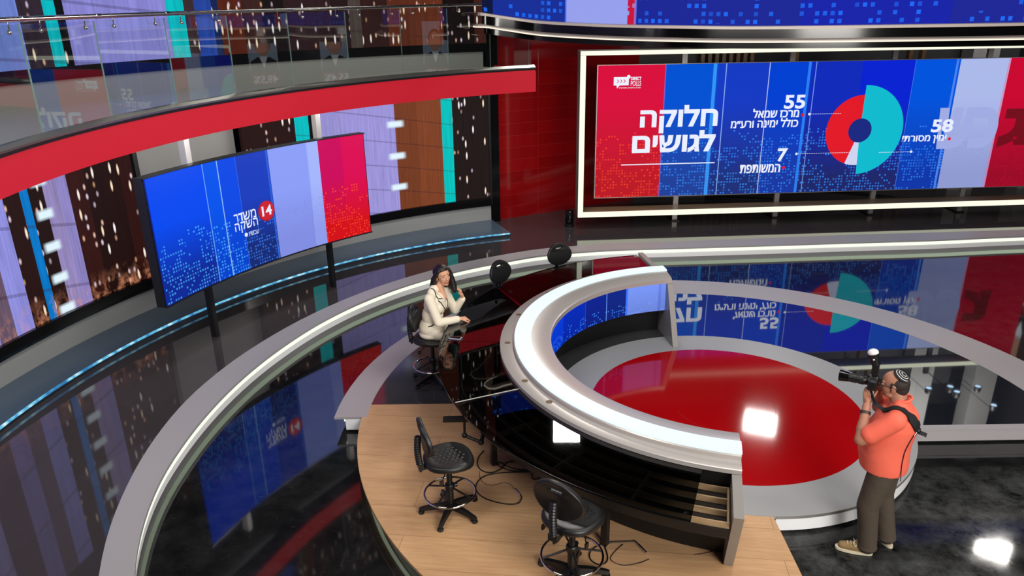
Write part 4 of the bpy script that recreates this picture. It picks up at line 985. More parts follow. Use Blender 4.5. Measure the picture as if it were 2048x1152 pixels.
def cable(label, paths, r=.005, m=None, z=None, plug=None):
    t_ = thing('cable', label, 'cable', group='cables on the wooden deck')
    for pp in paths:
        zz = z if z is not None else ZP + .001 + r
        pts = smooth_pts([Vector((x, y, zz + .0018 * (i % 2))) for i, (x, y) in enumerate(pp)], 6)
        MB().tube(pts, r, 8).build('cord', m or M_RUBBER, t_, smooth=60)
    if plug:
        a_, b_ = Vector(plug[0]), Vector(plug[1]); MB().tube([a_, a_ + (b_ - a_) * .3, a_ + (b_ - a_) * .31, b_], [.008, .009, .011, .011], 12).build('plug', M_CHROME, t_)
    return t_
cable('thick black cable looped on the deck beside the desk leg', [[(-0.336, 7.0), (-0.389, 6.872), (-0.394, 6.73), (-0.338, 6.619), (-0.232, 6.59), (-0.128, 6.669), (-0.075, 6.769), (0.059, 6.794), (0.164, 6.716), (0.109, 6.626), (-0.049, 6.676), (-0.155, 6.771), (-0.165, 6.706), (-0.023, 6.611), (0.161, 6.625), (0.297, 6.713)]], .0065)
cable('black cable with a silver plug curling round on the boards between the two near stools', [[(0.293, 6.64), (0.16, 6.589), (-0.101, 6.586), (-0.309, 6.529), (-0.392, 6.392), (-0.376, 6.249), (-0.272, 6.133), (-0.099, 6.058), (0.023, 6.063), (0.064, 6.149), (0.055, 6.2)], [(0.297, 6.713), (0.191, 6.579), (0.188, 6.465), (0.261, 6.48), (0.293, 6.622)]], .006, plug=((0.055, 6.2, ZP + .013), (0.0, 6.29, ZP + .013)))
cable('thin black wire trailing from the plug to the first near stool', [[(0.0, 6.29), (-0.039, 6.375), (-0.111, 6.411), (-0.228, 6.371), (-0.315, 6.408), (-.36, 6.5), (-.37, 6.62)]], .0025)
cable('black cable coiled behind the nearest stool at the second desk leg', [[(0.75, 5.6), (0.801, 5.411), (0.803, 5.249), (0.73, 5.188), (0.658, 5.252), (0.66, 5.348), (0.736, 5.432), (0.877, 5.476), (1.073, 5.485)]], .006)
cable('black cable with a long silver plug lying beside the second desk leg', [[(1.168, 5.254), (1.058, 5.2), (0.925, 5.184), (0.833, 5.249), (0.872, 5.344), (0.967, 5.45)]], .0035, plug=((1.082, 5.485, ZP + .013), (1.158, 5.325, ZP + .013)))
cable('short dark red wire on the boards by the grey end panel', [[(1.578, 5.303), (1.723, 5.332), (1.777, 5.403), (1.80, 5.50)]], .003, mat('red_wire', srgb(70, 18, 18), .5))

# ---------------------------------------------------------------- stools
M_STOOL = mat('stool_foam', srgb(24, 24, 25), .38); t = NT(M_STOOL)
def superell(a, rx, ry, e):
    c, s = math.cos(a), math.sin(a)
    return rx * math.copysign(abs(c) ** (2 / e), c), ry * math.copysign(abs(s) ** (2 / e), s)
def make_stool(label, group):
    t_ = thing('drafting_stool', label, 'stool', (0, 0, 0), 0, group)
    # seat, dished with a soft edge
    b = MB(); vs = []; fs = []; NA, NR = 48, 10
    prof = [(0, -.004), (.25, -.003), (.5, 0), (.72, .006), (.86, .009), (.94, .006), (.985, -.006), (1.0, -.022), (.985, -.042), (.9, -.055), (.6, -.06), (0.01, -.06)]
    for (k, z) in prof:
        for i in range(NA):
            x, y = superell(2 * PI * i / NA, .235, .24, 2.6)
            y *= 1 - .10 * max(0, -x / .215)
            vs.append((x * max(k, .01), y * max(k, .01), .635 + z - (.016 * max(0, x / .215) ** 2 * k)))
    for j in range(len(prof) - 1):
        for i in range(NA):
            i2 = (i + 1) % NA; fs.append((j * NA + i, (j + 1) * NA + i, (j + 1) * NA + i2, j * NA + i2))
    fs.append(tuple(range(NA))); fs.append(tuple(reversed([(len(prof) - 1) * NA + i for i in range(NA)])))
    b.add(vs, fs)
    for i in range(-3, 4):                       # embossed grip blocks
        for j in range(-3, 4):
            x, y = .048 * i + (.024 if j % 2 else 0), .046 * j
            if (x / .17) ** 2 + (y / .165) ** 2 > 1: continue
            k = math.hypot(x / .235, y / .24); zt_ = .635 - .004 + .010 * max(0, k - .3) - (.016 * max(0, x / .215) ** 2 * k)
            o8 = lambda sx, sy, z: [(x + a_ * sx, y + b_ * sy, z) for a_, b_ in ((-1, -.7), (-.75, -1), (.75, -1), (1, -.7), (1, .7), (.75, 1), (-.75, 1), (-1, .7))]
            b.add(o8(.021, .020, zt_ - .004) + o8(.017, .016, zt_ + .0045), [tuple(range(8, 16))] + [(q, (q + 1) % 8, 8 + (q + 1) % 8, 8 + q) for q in range(8)])
    b.build('seat', M_STOOL, t_, smooth=50)
    # backrest with hand slot, tilted back
    out = []
    for i in range(56):
        a = 2 * PI * i / 56
        x, y = superell(a, .208, .160, 2.35)
        w = 1.0 - .26 * max(0, y / .160) ** 1.4 - .20 * max(0, -y / .160) ** 2.5
        out.append((x * w, y))
    slot = [(-.060, .066), (.060, .066), (.070, .076), (.070, .113), (.060, .123), (-.060, .123), (-.070, .113), (-.070, .076)]
    me = curve_mesh([out, slot], .008, .016, 4)
    for v in me.vertices:
        x, y, z = v.co; bow = .55 * x * x
        h = y; tilt = .14 * h
        v.co = Vector((-.225 - tilt + bow + z, -x, .885 + h))
    link_mesh('backrest', me, M_RUBBER, t_, 40)
    b = MB()
    for k in range(4):
        zz = .90 - .035 * k; b.box((-.212 - .14 * (zz - .885) + .018, 0, zz), (.012, .13 - .012 * k, .014))
    b.build('back_ribs', M_RUBBER, t_, smooth=0)
    # bellows-covered back bracket
    b = MB(); pts = []; rr_ = []
    for i in range(25):
        s = i / 24; pts.append(Vector((-.272 - .012 * math.sin(s * PI), 0, .60 + .30 * s))); rr_.append(.034 if i % 2 else .026)
    b.tube(pts, rr_, 12); b.build('bellows', M_RUBBER, t_, smooth=0)
    b = MB(); b.box((-.14, 0, .565), (.28, .07, .022)); b.box((-.265, 0, .585), (.05, .08, .06)); b.box((0, 0, .568), (.18, .16, .02)); b.tube([(-.265, 0, .56), (-.265, 0, .52)], .012); b.build('bracket', M_BLACK, t_, smooth=0)
    for s in (-1, 1):
        b = MB(); b.tube([(-.03, s * .06, .56), (-.08, s * .16, .53), (-.11, s * .19, .50)], .006); b.box((-.115, s * .195, .49), (.04, .015, .045)); b.build('lever', M_BLACK, t_)
    b = MB(); b.lathe([(.001, .10), (.034, .10), (.034, .30), (.027, .31), (.027, .50), (.02, .505), (.02, .56), (.001, .56)], 20); b.build('gas_column', M_BLACK, t_)
    fr = MB(); fr.tube([(.245 * math.cos(2 * PI * i / 40), .245 * math.sin(2 * PI * i / 40), .23) for i in range(40)], .0105, 10, closed=True); fring = fr.build('foot_ring', M_CHROME, t_, smooth=60)
    for k in range(4):
        a = PI / 4 + k * PI / 2; sp = MB(); sp.tube([(.03 * math.cos(a), .03 * math.sin(a), .29), (.238 * math.cos(a), .238 * math.sin(a), .233)], .009, 8); sp.build('ring_arm', M_BLACK, fring)
    b = MB(); b.lathe([(.001, .27), (.045, .27), (.048, .285), (.048, .32), (.04, .33), (.001, .33)], 20); b.tube([(.04, 0, .30), (.075, 0, .30)], .018, 10); b.build('ring_collar', M_BLACK, fring)
    for k in range(5):
        a = 2 * PI * k / 5 + .35; c, s = math.cos(a), math.sin(a); lg_ = MB()
        secs = []
        for (r, w, zt, zb) in ((.02, .032, .115, .06), (.12, .028, .105, .055), (.22, .023, .085, .045), (.285, .021, .068, .036), (.305, .016, .060, .036)):
            secs.append([Vector((r * c - sg * w * s, r * s + sg * w * c, z)) for sg, z in ((-1, zb), (1, zb), (.7, zt), (-.7, zt))])
        sweep(lg_, secs); leg = lg_.build('leg', M_BLACK, t_, smooth=50)
        gl_ = MB(); gl_.lathe([(.001, .002), (.026, .002), (.03, .008), (.03, .02), (.014, .028), (.012, .045), (.001, .045)], 16, (.283 * c, .283 * s, 0)); gl_.build('glide', M_RUBBER, leg)
    return t_
G = 'black drafting stools round the desk'
ZS = ZP + .0015
s0 = make_stool('black drafting stool standing free on the oak deck, its whole foot ring in view', G)
s0.location = (-.62, 5.95, ZS); s0.rotation_euler = (0, 0, R(18))
sb = dup(s0, (.47, 5.04, ZS), R(54), 'nearest black drafting stool, seen from behind, cut by the picture bottom', G)
sb.scale = (1.06, 1.06, 1.06)
dup(s0, (-1.04, 8.68, ZS), R(-8), 'black drafting stool the seated woman sits on', G)
dup(s0, (-.02, 10.28, ZS), R(-42), 'empty black drafting stool behind the glass, nearer the woman', G)
dup(s0, (.86, 11.05, ZS), R(-61), 'empty black drafting stool behind the glass, nearer the light frame', G)

# portrait wall out of the frame to the right: it is what the balcony glass mirrors
px_ = thing('portrait_screen', 'screen of four portraits with percentages, mirrored in the balcony glass', 'screen', (13.6, 12.6, 0), R(-84))
b = MB(); b.box((-.6, .06, 3.3), (11.0, .1, 2.6)); b.build('casing', M_BLACK, px_, smooth=0)
PB = [glow('portrait_backdrop', srgb(150, 165, 185), 1.1), glow('portrait_skin', srgb(190, 140, 116), 1.1), glow('portrait_suit', srgb(28, 30, 40), 1.1), glow('portrait_shirt', srgb(225, 228, 235), 1.1), glow('portrait_red', srgb(120, 20, 30), 1.1), glow('portrait_hair', srgb(50, 40, 36), 1.1)]
for i, num in enumerate(('36.4%', '49.5%', '55.4%', '50.2%')):
    x0 = (-4.9, -2.9, -.8, 3.9)[i]; mb = MB()
    fp = lambda pts, y, mi: mb.add([(x0 + u, -y, 3.3 + v) for u, v in pts] + [(x0 + u, -y + .004, 3.3 + v) for u, v in pts], [tuple(range(len(pts))), tuple(reversed(range(len(pts), 2 * len(pts))))] + [(k, len(pts) + k, len(pts) + (k + 1) % len(pts), (k + 1) % len(pts)) for k in range(len(pts))], mi)
    fp([(-.5, -.5), (.5, -.5), (.5, 1.1), (-.5, 1.1)], .012, 0)
    fp([(-.48, -.5), (.48, -.5), (.44, -.12), (.2, .02), (-.2, .02), (-.44, -.12)], .018, 2)
    fp([(-.14, .04), (0, -.36), (.14, .04)], .024, 3)
    fp([(.27 * math.cos(q), .46 + .38 * math.sin(q)) for q in [2 * PI * k / 28 for k in range(28)]], .030, 5)
    fp([(.24 * math.cos(q), .40 + .34 * math.sin(q)) for q in [2 * PI * k / 28 for k in range(28)]], .036, 1)
    fp([(-.5, -.95), (.5, -.95), (.5, -.52), (-.5, -.52)], .012, 4)
    mb.build('portrait', PB, px_, smooth=0)
    lettering('percent_text', num, (x0 - .42, x0 + .42, 3.3 - .87, 3.3 - .60), (lambda u, v: Vector((u, -.026, v))), M_LET, px_, .02)
# ---------------------------------------------------------------- people
V = Vector
def skin_mat(name, col):
    m = mat(name, srgb(*col), .5); t = NT(m)
    m.node_tree.nodes['Principled BSDF'].inputs['Subsurface Weight'].default_value = .12
    m.node_tree.nodes['Principled BSDF'].inputs['Subsurface Radius'].default_value = (.012, .005, .003)
    return m
def cloth_mat(name, col, scale=55, depth=.0035, rough=.85):
    m = mat(name, srgb(*col), rough); t = NT(m); o = t.obj()
    n1 = t.noise(o, 9, 3); n2 = t.noise(o, scale * 6, 2)
    t.bump(t.math('ADD', n1, t.math('MULTIPLY', n2, .12)), .35, depth * 4)
    return m
def frame_of(a):
    f = V((math.cos(R(a)), math.sin(R(a)), 0)); return f, V((-f.y, f.x, 0)), V((0, 0, 1))
def head_prims(mb, c, f, l, u, s=1.0, neck_to=None, fat=0.0):
    P = lambda a, b, d: c + (f * a + l * b + u * d) * s
    M3 = Matrix((f, l, u)).transposed()
    E_ = lambda a, b, d, ra, rb, rc: mb.ell(P(a, b, d), (ra * s, rb * s, rc * s), M3, 20, 14)
    E_(-.012, 0, .028, .097, .077, .092)
    E_(.025, 0, -.025, .066, .060 + fat * .5, .080)
    E_(.056, 0, -.088, .026, .026, .022)
    E_(.020, 0, -.075, .055, .052 + fat, .036)
    for sg in (-1, 1):
        E_(.052, sg * .034, -.020, .026, .024, .026)          # cheek
        E_(.064, sg * .028, .034, .018, .028, .012)           # brow ridge
        E_(-.012, sg * .078, -.008, .020, .009, .030)         # ear
        E_(-.004, sg * .079, -.030, .012, .008, .012)
    mb.cap(P(.082, 0, .014), .0085 * s, P(.104, 0, -.022), .012 * s)
    for sg in (-1, 1): mb.ell(P(.094, sg * .011, -.027), (.0095 * s,) * 3)
    E_(.083, 0, -.0545, .010, .020, .006); E_(.081, 0, -.064, .011, .017, .006)
    if neck_to is not None: mb.cap(P(-.022, 0, -.055), (.050 + fat) * s, neck_to, (.056 + fat) * s)
def face_details(par, c, f, l, u, s, m_lip, m_brow, brow=True):
    P = lambda a, b, d: c + (f * a + l * b + u * d) * s
    M3 = Matrix((f, l, u)).transposed()
    for sg in (-1, 1):
        b = MB(); b.ell(P(.0735, sg * .031, .012), (.010 * s, .0135 * s, .0062 * s), M3); b.build('eye', M_EYE, par, 180)
        b = MB(); b.ell(P(.0795, sg * .031, .012), (.0052 * s, .0068 * s, .0060 * s), M3); b.build('iris', M_IRIS, par, 180)
        if brow:
            b = MB(); b.tube([P(.0815, sg * .014, .032), P(.0805, sg * .030, .0375), P(.068, sg * .050, .033)], [.0030 * s, .0036 * s, .0020 * s], 8); b.build('eyebrow', m_brow, par, 60)
    b = MB(); b.tube(smooth_pts([P(.078, sg_ * .026, -.0545 - .0) for sg_ in (-1,)] + [P(.0885, -.012, -.0585), P(.0905, 0, -.0595), P(.0885, .012, -.0585), P(.078, .026, -.0545)], 4), .0048 * s, 8); b.ell(P(.0885, 0, -.0655), (.0065 * s, .015 * s, .0052 * s), M3); b.build('lips', m_lip, par, 180)
def hand_prims(mb, w, d, n, side, curl, s=1.0, spread=.10, thumb=(.55, .75, .25), tcurl=.4):
    """w wrist, d wrist-to-knuckles, n palm normal, side +1/-1 puts the thumb on the +/- side; curl: four base curls"""
    w = V(w); d = V(d).normalized(); n = V(n); n = (n - d * n.dot(d)).normalized(); e = n.cross(d).normalized() * side
    offs = (.030, .010, -.010, -.028); lens = (.044, .049, .045, .034); kn = (.086, .090, .086, .078)
    for o_ in (.024, .006, -.012, -.024): mb.cap(w + e * o_ * .55 * s, .016 * s, w + (d * .080 + e * o_ * 1.12) * s, .0125 * s)
    mb.cap(w - d * .02 * s, .025 * s, w + d * .03 * s, .024 * s)
    for i in range(4):
        p = w + (d * kn[i] + e * offs[i]) * s
        ang = curl[i]; dd = (d + e * spread * (1.5 - i) * .5).normalized()
        for k, (ln, r0, r1) in enumerate(((lens[i], .0098, .0090), (lens[i] * .62, .0090, .0082), (lens[i] * .5, .0082, .0068))):
            v = (dd * math.cos(ang) + n * math.sin(ang)).normalized(); q = p + v * ln * s
            mb.cap(p, r0 * s, q, r1 * s, 10); p = q; ang += curl[i] * (.9 if k == 0 else .7)
    p = w + (d * .022 + e * .024) * s; v = (d * thumb[0] + e * thumb[1] + n * thumb[2]).normalized()
    q = p + v * .045 * s; mb.cap(p, .0145 * s, q, .0115 * s, 10)
    v2 = (v + d * tcurl + n * tcurl * .6).normalized(); q2 = q + v2 * .034 * s; mb.cap(q, .0112 * s, q2, .0098 * s, 10)
    v3 = (v2 + n * tcurl * .4).normalized(); mb.cap(q2, .0098 * s, q2 + v3 * .024 * s, .0075 * s, 10)
def bvh_of(o):
    bm = bmesh.new(); bm.from_mesh(o.data); t_ = BVHTree.FromBMesh(bm); return t_, bm
def snap(bv, p, off):
    q, nn, _, _ = bv[0].find_nearest(V(p)); return q + nn * off, nn
def trim_tube(name, pts, r, m, par, bv, off=.002, n=24):
    pts = smooth_pts([V(p) for p in pts], 6); mb = MB(); mb.tube([snap(bv, p, off)[0] for p in pts], r, 8); return mb.build(name, m, par, smooth=60)
def ribbon(name, pts, width, th, m, par, bv, off=.004, free=()):
    pts = smooth_pts([V(p) for p in pts], 5); secs = []; P_ = []; N_ = []
    for i, p in enumerate(pts):
        q, nn = snap(bv, p, off)
        if i in free or (p - q).length > .06: q = p
        P_.append(q); N_.append(nn)
    W = width if isinstance(width, (list, tuple)) else [width] * len(pts)
    for i, p in enumerate(P_):
        t_ = (P_[min(i + 1, len(P_) - 1)] - P_[max(i - 1, 0)]).normalized(); sd = t_.cross(N_[i]).normalized(); w = W[min(len(W) - 1, int(i * len(W) / len(P_)))]
        secs.append([p - sd * w / 2, p + sd * w / 2, p + sd * w / 2 + N_[i] * th, p - sd * w / 2 + N_[i] * th])
    return sweep(MB(), secs).build(name, m, par, smooth=50)
def baked(name, mb, voxel, m, par=None, it=3):
    return link_mesh(name, bake_remesh(mb, voxel, it), m, par, 180)

M_EYE = mat('eye_white', srgb(190, 180, 172), .2); M_IRIS = mat('dark_iris', srgb(28, 18, 14), .15)
M_SKINW = skin_mat('skin_woman', (206, 152, 122)); M_SKINM = skin_mat('skin_man', (160, 110, 88))
M_HAIRW = mat('dark_brown_hair', srgb(26, 16, 14), .38); t = NT(M_HAIRW); t.bump(t.noise(t.mapping(t.obj(), (40, 40, 5)), 3, 3), .5, .008)
M_HAIRM = mat('short_dark_hair', srgb(40, 32, 28), .7); t = NT(M_HAIRM); t.bump(t.noise(t.obj(), 260, 2), .5, .004)
M_JACKET = cloth_mat('cream_tweed', (226, 216, 196)); M_BLKCLOTH = mat('black_cloth', srgb(16, 16, 20), .8)
M_SHIRT = cloth_mat('coral_cotton', (226, 100, 78), 40, .004); M_TROUS = cloth_mat('brown_grey_twill', (70, 60, 50), 40, .006)
M_SUEDE = cloth_mat('tan_suede', (132, 108, 72), 60, .002); M_SOLE = mat('pale_sole', srgb(206, 196, 172), .6)

# --- the seated woman
wr = V((-1.03, 8.74, .822)); WA = -15
SKW = MB()
hc = V((.150, .070, .805)); hf, hl, hu = frame_of(-40); HS = 1.10
tl = R(6); hu2 = (hu * math.cos(tl) - hl * math.sin(tl)).normalized(); hl2 = (hl * math.cos(tl) + hu * math.sin(tl)).normalized()
head_prims(SKW, hc, hf, hl2, hu2, HS, V((.085, .03, .62)))
SKW.ell((.07, .02, .44), (.10, .15, .16)); SKW.ell((.02, .0, .24), (.10, .125, .16)); SKW.ell((0, 0, .10), (.13, .16, .10))
SKW.cap((.105, .035, .67), .05, (.165, .035, .535), .040)
RS, RE, RW = V((.045, -.165, .572)), V((.172, -.215, .285)), V((.360, -.01, .268))
LS, LE, LW = V((.115, .185, .567)), V((.215, .280, .265)), V((.335, .262, .44))
for (a, b_, c_) in ((RS, RE, RW), (LS, LE, LW)): SKW.chain([a, b_, c_], [.045, .037, .026])
hand_prims(SKW, RW + (RW - RE).normalized() * .025, (.72, .62, -.10), (-.1, .1, -1), 1, (.62, .70, .75, .8), 1.0, .04, (.75, .45, .25))
hand_prims(SKW, LW + V((-.004, -.002, .02)), (-.18, -.10, .95), (-.92, -.25, .1), -1, (.50, .62, .66, .62), 1.05, .16, (.62, .55, .05), .25)
wo = baked('person', SKW, .0042, M_SKINW, None, 4)
wo.location = wr; wo.rotation_euler = (0, 0, R(WA))
tag(wo, 'seated woman with long dark hair in a cream jacket with black trim, one hand raised', 'person')
face_details(wo, hc, hf, hl2, hu2, HS, mat('lipstick', srgb(158, 62, 62), .35), M_HAIRW)
J = MB()
J.ell((.0, 0, .13), (.165, .195, .14)); J.ell((.01, .0, .05), (.185, .205, .075)); J.ell((.015, .01, .28), (.138, .162, .16)); J.ell((.05, .02, .43), (.142, .178, .16))
J.ell((.112, -.055, .42), (.075, .08, .09)); J.ell((.130, .085, .42), (.075, .08, .09)); J.cap((.045, -.15, .578), .062, (.095, .165, .578), .062); J.cap((.05, -.08, .625), .058, (.075, .12, .625), .058); J.ell((.055, .02, .64), (.07, .088, .065)); J.ell((.06, .02, .50), (.13, .17, .13))
J.cap((0, -.09, .08), .10, (.14, -.1, .07), .085); J.cap((0, .09, .08), .10, (.14, .1, .07), .085)
J.chain([RS, RS + (RE - RS) * .5, RE, RW - (RW - RE) * .06], [.066, .060, .056, .044]); J.chain([LS, LS + (LE - LS) * .5, LE, LW - (LW - LE) * .06], [.066, .060, .055, .044])
jk = baked('jacket', J, .0065, M_JACKET, wo, 4); bj = bvh_of(jk)
trim_tube('lapel_trim', [(.05, -.09, .715), (.11, -.10, .635), (.15, -.11, .575)], .0065, M_BLKCLOTH, jk, bj)
trim_tube('lapel_trim', [(.15, -.12, .57), (.195, -.055, .55)], .0065, M_BLKCLOTH, jk, bj)
trim_tube('lapel_trim', [(.155, -.12, .54), (.22, -.045, .43), (.21, .02, .32), (.175, .03, .24)], .0065, M_BLKCLOTH, jk, bj)
trim_tube('lapel_trim', [(.115, .125, .68), (.215, .085, .51), (.21, .035, .36)], .0055, M_BLKCLOTH, jk, bj)
trim_tube('collar', [(.03, -.07, .735), (.11, -.07, .665), (.18, -.035, .555)], .014, M_JACKET, jk, bj, .004)
trim_tube('collar', [(.07, .115, .735), (.14, .105, .655), (.195, .065, .535)], .013, M_JACKET, jk, bj, .004)
trim_tube('pocket_flap', [(.02, -.22, .235), (.08, -.20, .235)], .0075, M_BLKCLOTH, jk, bj)
for p in ((.155, -.075, .365), (.15, -.06, .27)):
    q, nn = snap(bj, p, .003); b = MB(); b.ell(q, (.010, .010, .010)); b.build('jacket_button', M_BLKCLOTH, jk, 180)
H_ = MB(); P = lambda a, b_, d: hc + (hf * a + hl2 * b_ + hu2 * d) * HS
M3h = Matrix((hf, hl2, hu2)).transposed()
K_ = lambda pts, rr: H_.chain([P(*p) for p in pts], [r * HS for r in rr])
H_.ell(P(-.036, 0, .034), (.098 * HS, .092 * HS, .098 * HS), M3h); H_.ell(P(-.014, 0, .076), (.084 * HS, .077 * HS, .056 * HS), M3h)
K_([(.035, .060, .078), (.032, .082, .02), (.024, .094, -.06), (.035, .098, -.14), (.050, .094, -.185), (.055, .09, -.215)], [.022, .026, .036, .042, .036, .018])
K_([(-.01, .07, .02), (-.03, .088, -.08), (-.01, .10, -.16), (.02, .10, -.215)], [.042, .048, .046, .022])
K_([(.030, -.066, .074), (-.006, -.084, .035), (-.045, -.088, -.03), (-.060, -.100, -.11), (-.066, -.122, -.17), (-.07, -.135, -.225)], [.018, .024, .040, .048, .044, .018])
K_([(-.09, 0, 0), (-.105, -.02, -.10), (-.115, -.06, -.17), (-.105, -.10, -.23)], [.062, .064, .058, .025])
K_([(-.08, .05, 0), (-.09, .05, -.10), (-.085, .05, -.20)], [.055, .055, .03])
baked('hair', H_, .0055, M_HAIRW, wo, 4)
b = MB(); b.tube([P(-.004, -.088, -.040), P(-.004, -.090, -.085)], [.003, .006], 8); b.build('earring', M_CHROME, wo)
b = MB()
b.chain([(.0, -.09, .085), (.42, -.10, .02), (.40, -.08, -.34)], [.085, .062, .045]); b.chain([(.0, .09, .085), (.43, .10, .02), (.41, .08, -.34)], [.085, .062, .045]); b.ell((0, 0, .085), (.13, .165, .08))
baked('trousers', b, .008, M_BLKCLOTH, wo, 2)
for sg in (-1, 1):
    b = MB(); b.cap((.385, sg * .08, -.365), .034, (.50, sg * .085, -.375), .026); b.cap((.38, sg * .08, -.34), .035, (.40, sg * .08, -.365), .034); baked('shoe', b, .006, M_BLKCLOTH, wo, 2)

# --- the standing photographer
pr = V((3.29, 5.63, 0)); PA = 146
SK = MB()
hcm = V((.035, -.01, 1.675)); f_, l_, u_ = V((1, 0, 0)), V((0, 1, 0)), V((0, 0, 1))
tl = R(7); fh = (f_ * math.cos(tl) - u_ * math.sin(tl)); uh = (u_ * math.cos(tl) + f_ * math.sin(tl))
head_prims(SK, hcm, fh, l_, uh, 1.06, V((-.045, 0, 1.49)), .014)
SK.ell((-.03, 0, 1.33), (.14, .18, .18)); SK.ell((.02, 0, 1.12), (.15, .18, .2)); SK.ell((-.02, 0, .95), (.13, .16, .12))
PLS, PLE, PLW = V((-.045, .215, 1.455)), V((.185, .275, 1.225)), V((.205, .075, 1.455))
PRS, PRE, PRW = V((-.03, -.215, 1.455)), V((.15, -.33, 1.27)), V((.155, -.165, 1.50))
SK.chain([PLS, PLE, PLW], [.058, .052, .034]); SK.cap(PLE + (PLW - PLE) * .3, .052, PLE + (PLW - PLE) * .5, .046)
SK.chain([PRS, PRE, PRW], [.058, .052, .034])
hand_prims(SK, PLW + (PLW - PLE).normalized() * .025, (.12, -.30, .95), (-.15, -.95, .2), 1, (.30, .36, .42, .5), 1.05, .12, (.80, .42, .2), .3)
hand_prims(SK, PRW + (PRW - PRE).normalized() * .025, (.25, .35, .9), (.35, .9, -.3), -1, (.5, .6, .6, .6), 1.05, .06)
for x0, y0, x1, y1 in ((-.03, .115, .06, .14), (-.16, -.09, -.10, -.16)): SK.cap((x0 + .03, y0, .11), .04, (x1, y1, .05), .03)
SK.chain([(-.02, .10, .92), (.05, .14, .5), (.0, .125, .12)], [.085, .062, .042]); SK.chain([(-.03, -.10, .92), (-.03, -.14, .5), (-.13, -.11, .12)], [.085, .062, .042])
pm = baked('person', SK, .0044, M_SKINM, None, 4)
pm.location = pr; pm.rotation_euler = (0, 0, R(PA))
tag(pm, 'standing man in a coral polo shirt and skullcap taking a photograph beside the stage', 'person')
face_details(pm, hcm, fh, l_, uh, 1.06, mat('lips_man', srgb(140, 84, 70), .5), M_HAIRM)
S_ = MB()
sweep(S_, [[V((cx_ + rx * math.cos(q), ry * math.sin(q), z)) for q in [2 * PI * k / 40 for k in range(40)]] for (z, cx_, rx, ry) in ((.885, .0, .198, .224), (.95, .005, .204, .228), (1.04, .02, .212, .232), (1.14, .025, .213, .232), (1.24, .0, .205, .226), (1.33, -.03, .188, .218), (1.41, -.045, .165, .20), (1.47, -.05, .13, .17))])
S_.ell((-.035, 0, 1.33), (.172, .212, .18)); S_.ell((-.075, 0, 1.37), (.125, .195, .155))
S_.cap((-.05, .175, 1.455), .078, (-.04, -.175, 1.455), .078); S_.ell((-.05, 0, 1.50), (.095, .125, .06)); S_.cap((-.05, .05, 1.52), .065, (-.05, -.05, 1.52), .065)
S_.chain([PLS, PLS + (PLE - PLS) * .72], [.084, .080]); S_.chain([PRS, PRS + (PRE - PRS) * .72], [.084, .080])
sh = baked('polo_shirt', S_, .008, M_SHIRT, pm, 5); bs = bvh_of(sh)
b = MB(); b.tube([(-.05 + .072 * math.cos(a), .078 * math.sin(a), 1.565 - .025 * math.cos(a)) for a in [2 * PI * k / 24 for k in range(24)]], .011, 10, closed=True); b.build('collar', M_SHIRT, sh, 60)
T_ = MB()
T_.ell((-.02, 0, .95), (.165, .20, .13)); T_.chain([(-.02, .10, .92), (.05, .14, .52), (.02, .132, .30), (.0, .128, .10)], [.122, .094, .085, .084]); T_.chain([(-.03, -.10, .92), (-.03, -.14, .52), (-.08, -.125, .30), (-.125, -.11, .10)], [.122, .094, .085, .084])
for z, x, y in ((.10, 0, .128), (.10, -.125, -.11)): T_.ell((x, y, z - .01), (.09, .088, .045))
baked('trousers', T_, .009, M_TROUS, pm, 2)
for (hx, hy, tx, ty) in ((-.05, .11, .245, .185), (-.185, -.075, .01, -.285)):
    h0, t0 = V((hx, hy, 0)), V((tx, ty, 0)); dd = (t0 - h0).normalized(); ee = V((-dd.y, dd.x, 0)); L = (t0 - h0).length
    b = MB(); b.cap(h0 + dd * .05 + u_ * .055, .042, h0 + dd * .14 + u_ * .06, .045); b.cap(h0 + dd * .14 + u_ * .058, .046, h0 + dd * (L - .05) + u_ * .045, .038); b.cap(h0 + dd * .09 + u_ * .06, .042, h0 + dd * .11 + u_ * .10, .042)
    so = baked('shoe', b, .006, M_SUEDE, pm, 2)
    out = []
    for k in range(36):
        a = 2 * PI * k / 36; x, y = superell(a, L / 2 + .008, .050, 2.6); y *= 1 - .14 * (1 if x < 0 else 0) * min(1, -x / .1) if x < 0 else 1
        p = h0 + dd * (L / 2 + x) + ee * y; out.append((p.x, p.y))
    b = MB(); poly_prism(b, out, .002, .026); b.build('sole', M_SOLE, so, smooth=40)
    b = MB()
    for k in range(3):
        p = h0 + dd * (.155 + .028 * k) + u_ * (.104 - .006 * k); b.tube([p - ee * .024 - u_ * .008, p + u_ * .004 + dd * .008, p + ee * .024 - u_ * .008], .0032, 6)
    p = h0 + dd * .15 + u_ * .112; b.tube(smooth_pts([p, p + ee * .03 + dd * .02, p + ee * .045 - u_ * .03, p + ee * .02 - dd * .01 - u_ * .012, p], 4), .003, 6); b.tube(smooth_pts([p, p - ee * .03 + dd * .015, p - ee * .04 - u_ * .03, p], 4), .003, 6)
    b.build('laces', M_SOLE, so, smooth=60)
H_ = MB(); Pm = lambda a, b_, d: hcm + (fh * a + l_ * b_ + uh * d) * 1.06
M3m = Matrix((fh, l_, uh)).transposed()
H_.ell(Pm(-.036, 0, .022), (.086 * 1.06, .081 * 1.06, .082 * 1.06), M3m, 24, 16); H_.ell(Pm(-.05, 0, -.02), (.066 * 1.06, .066 * 1.06, .07 * 1.06), M3m)
for sg in (-1, 1): H_.cap(Pm(.004, sg * .070, .035), .012, Pm(.008, sg * .073, -.002), .008)
baked('short_hair', H_, .006, M_HAIRM, pm, 2)
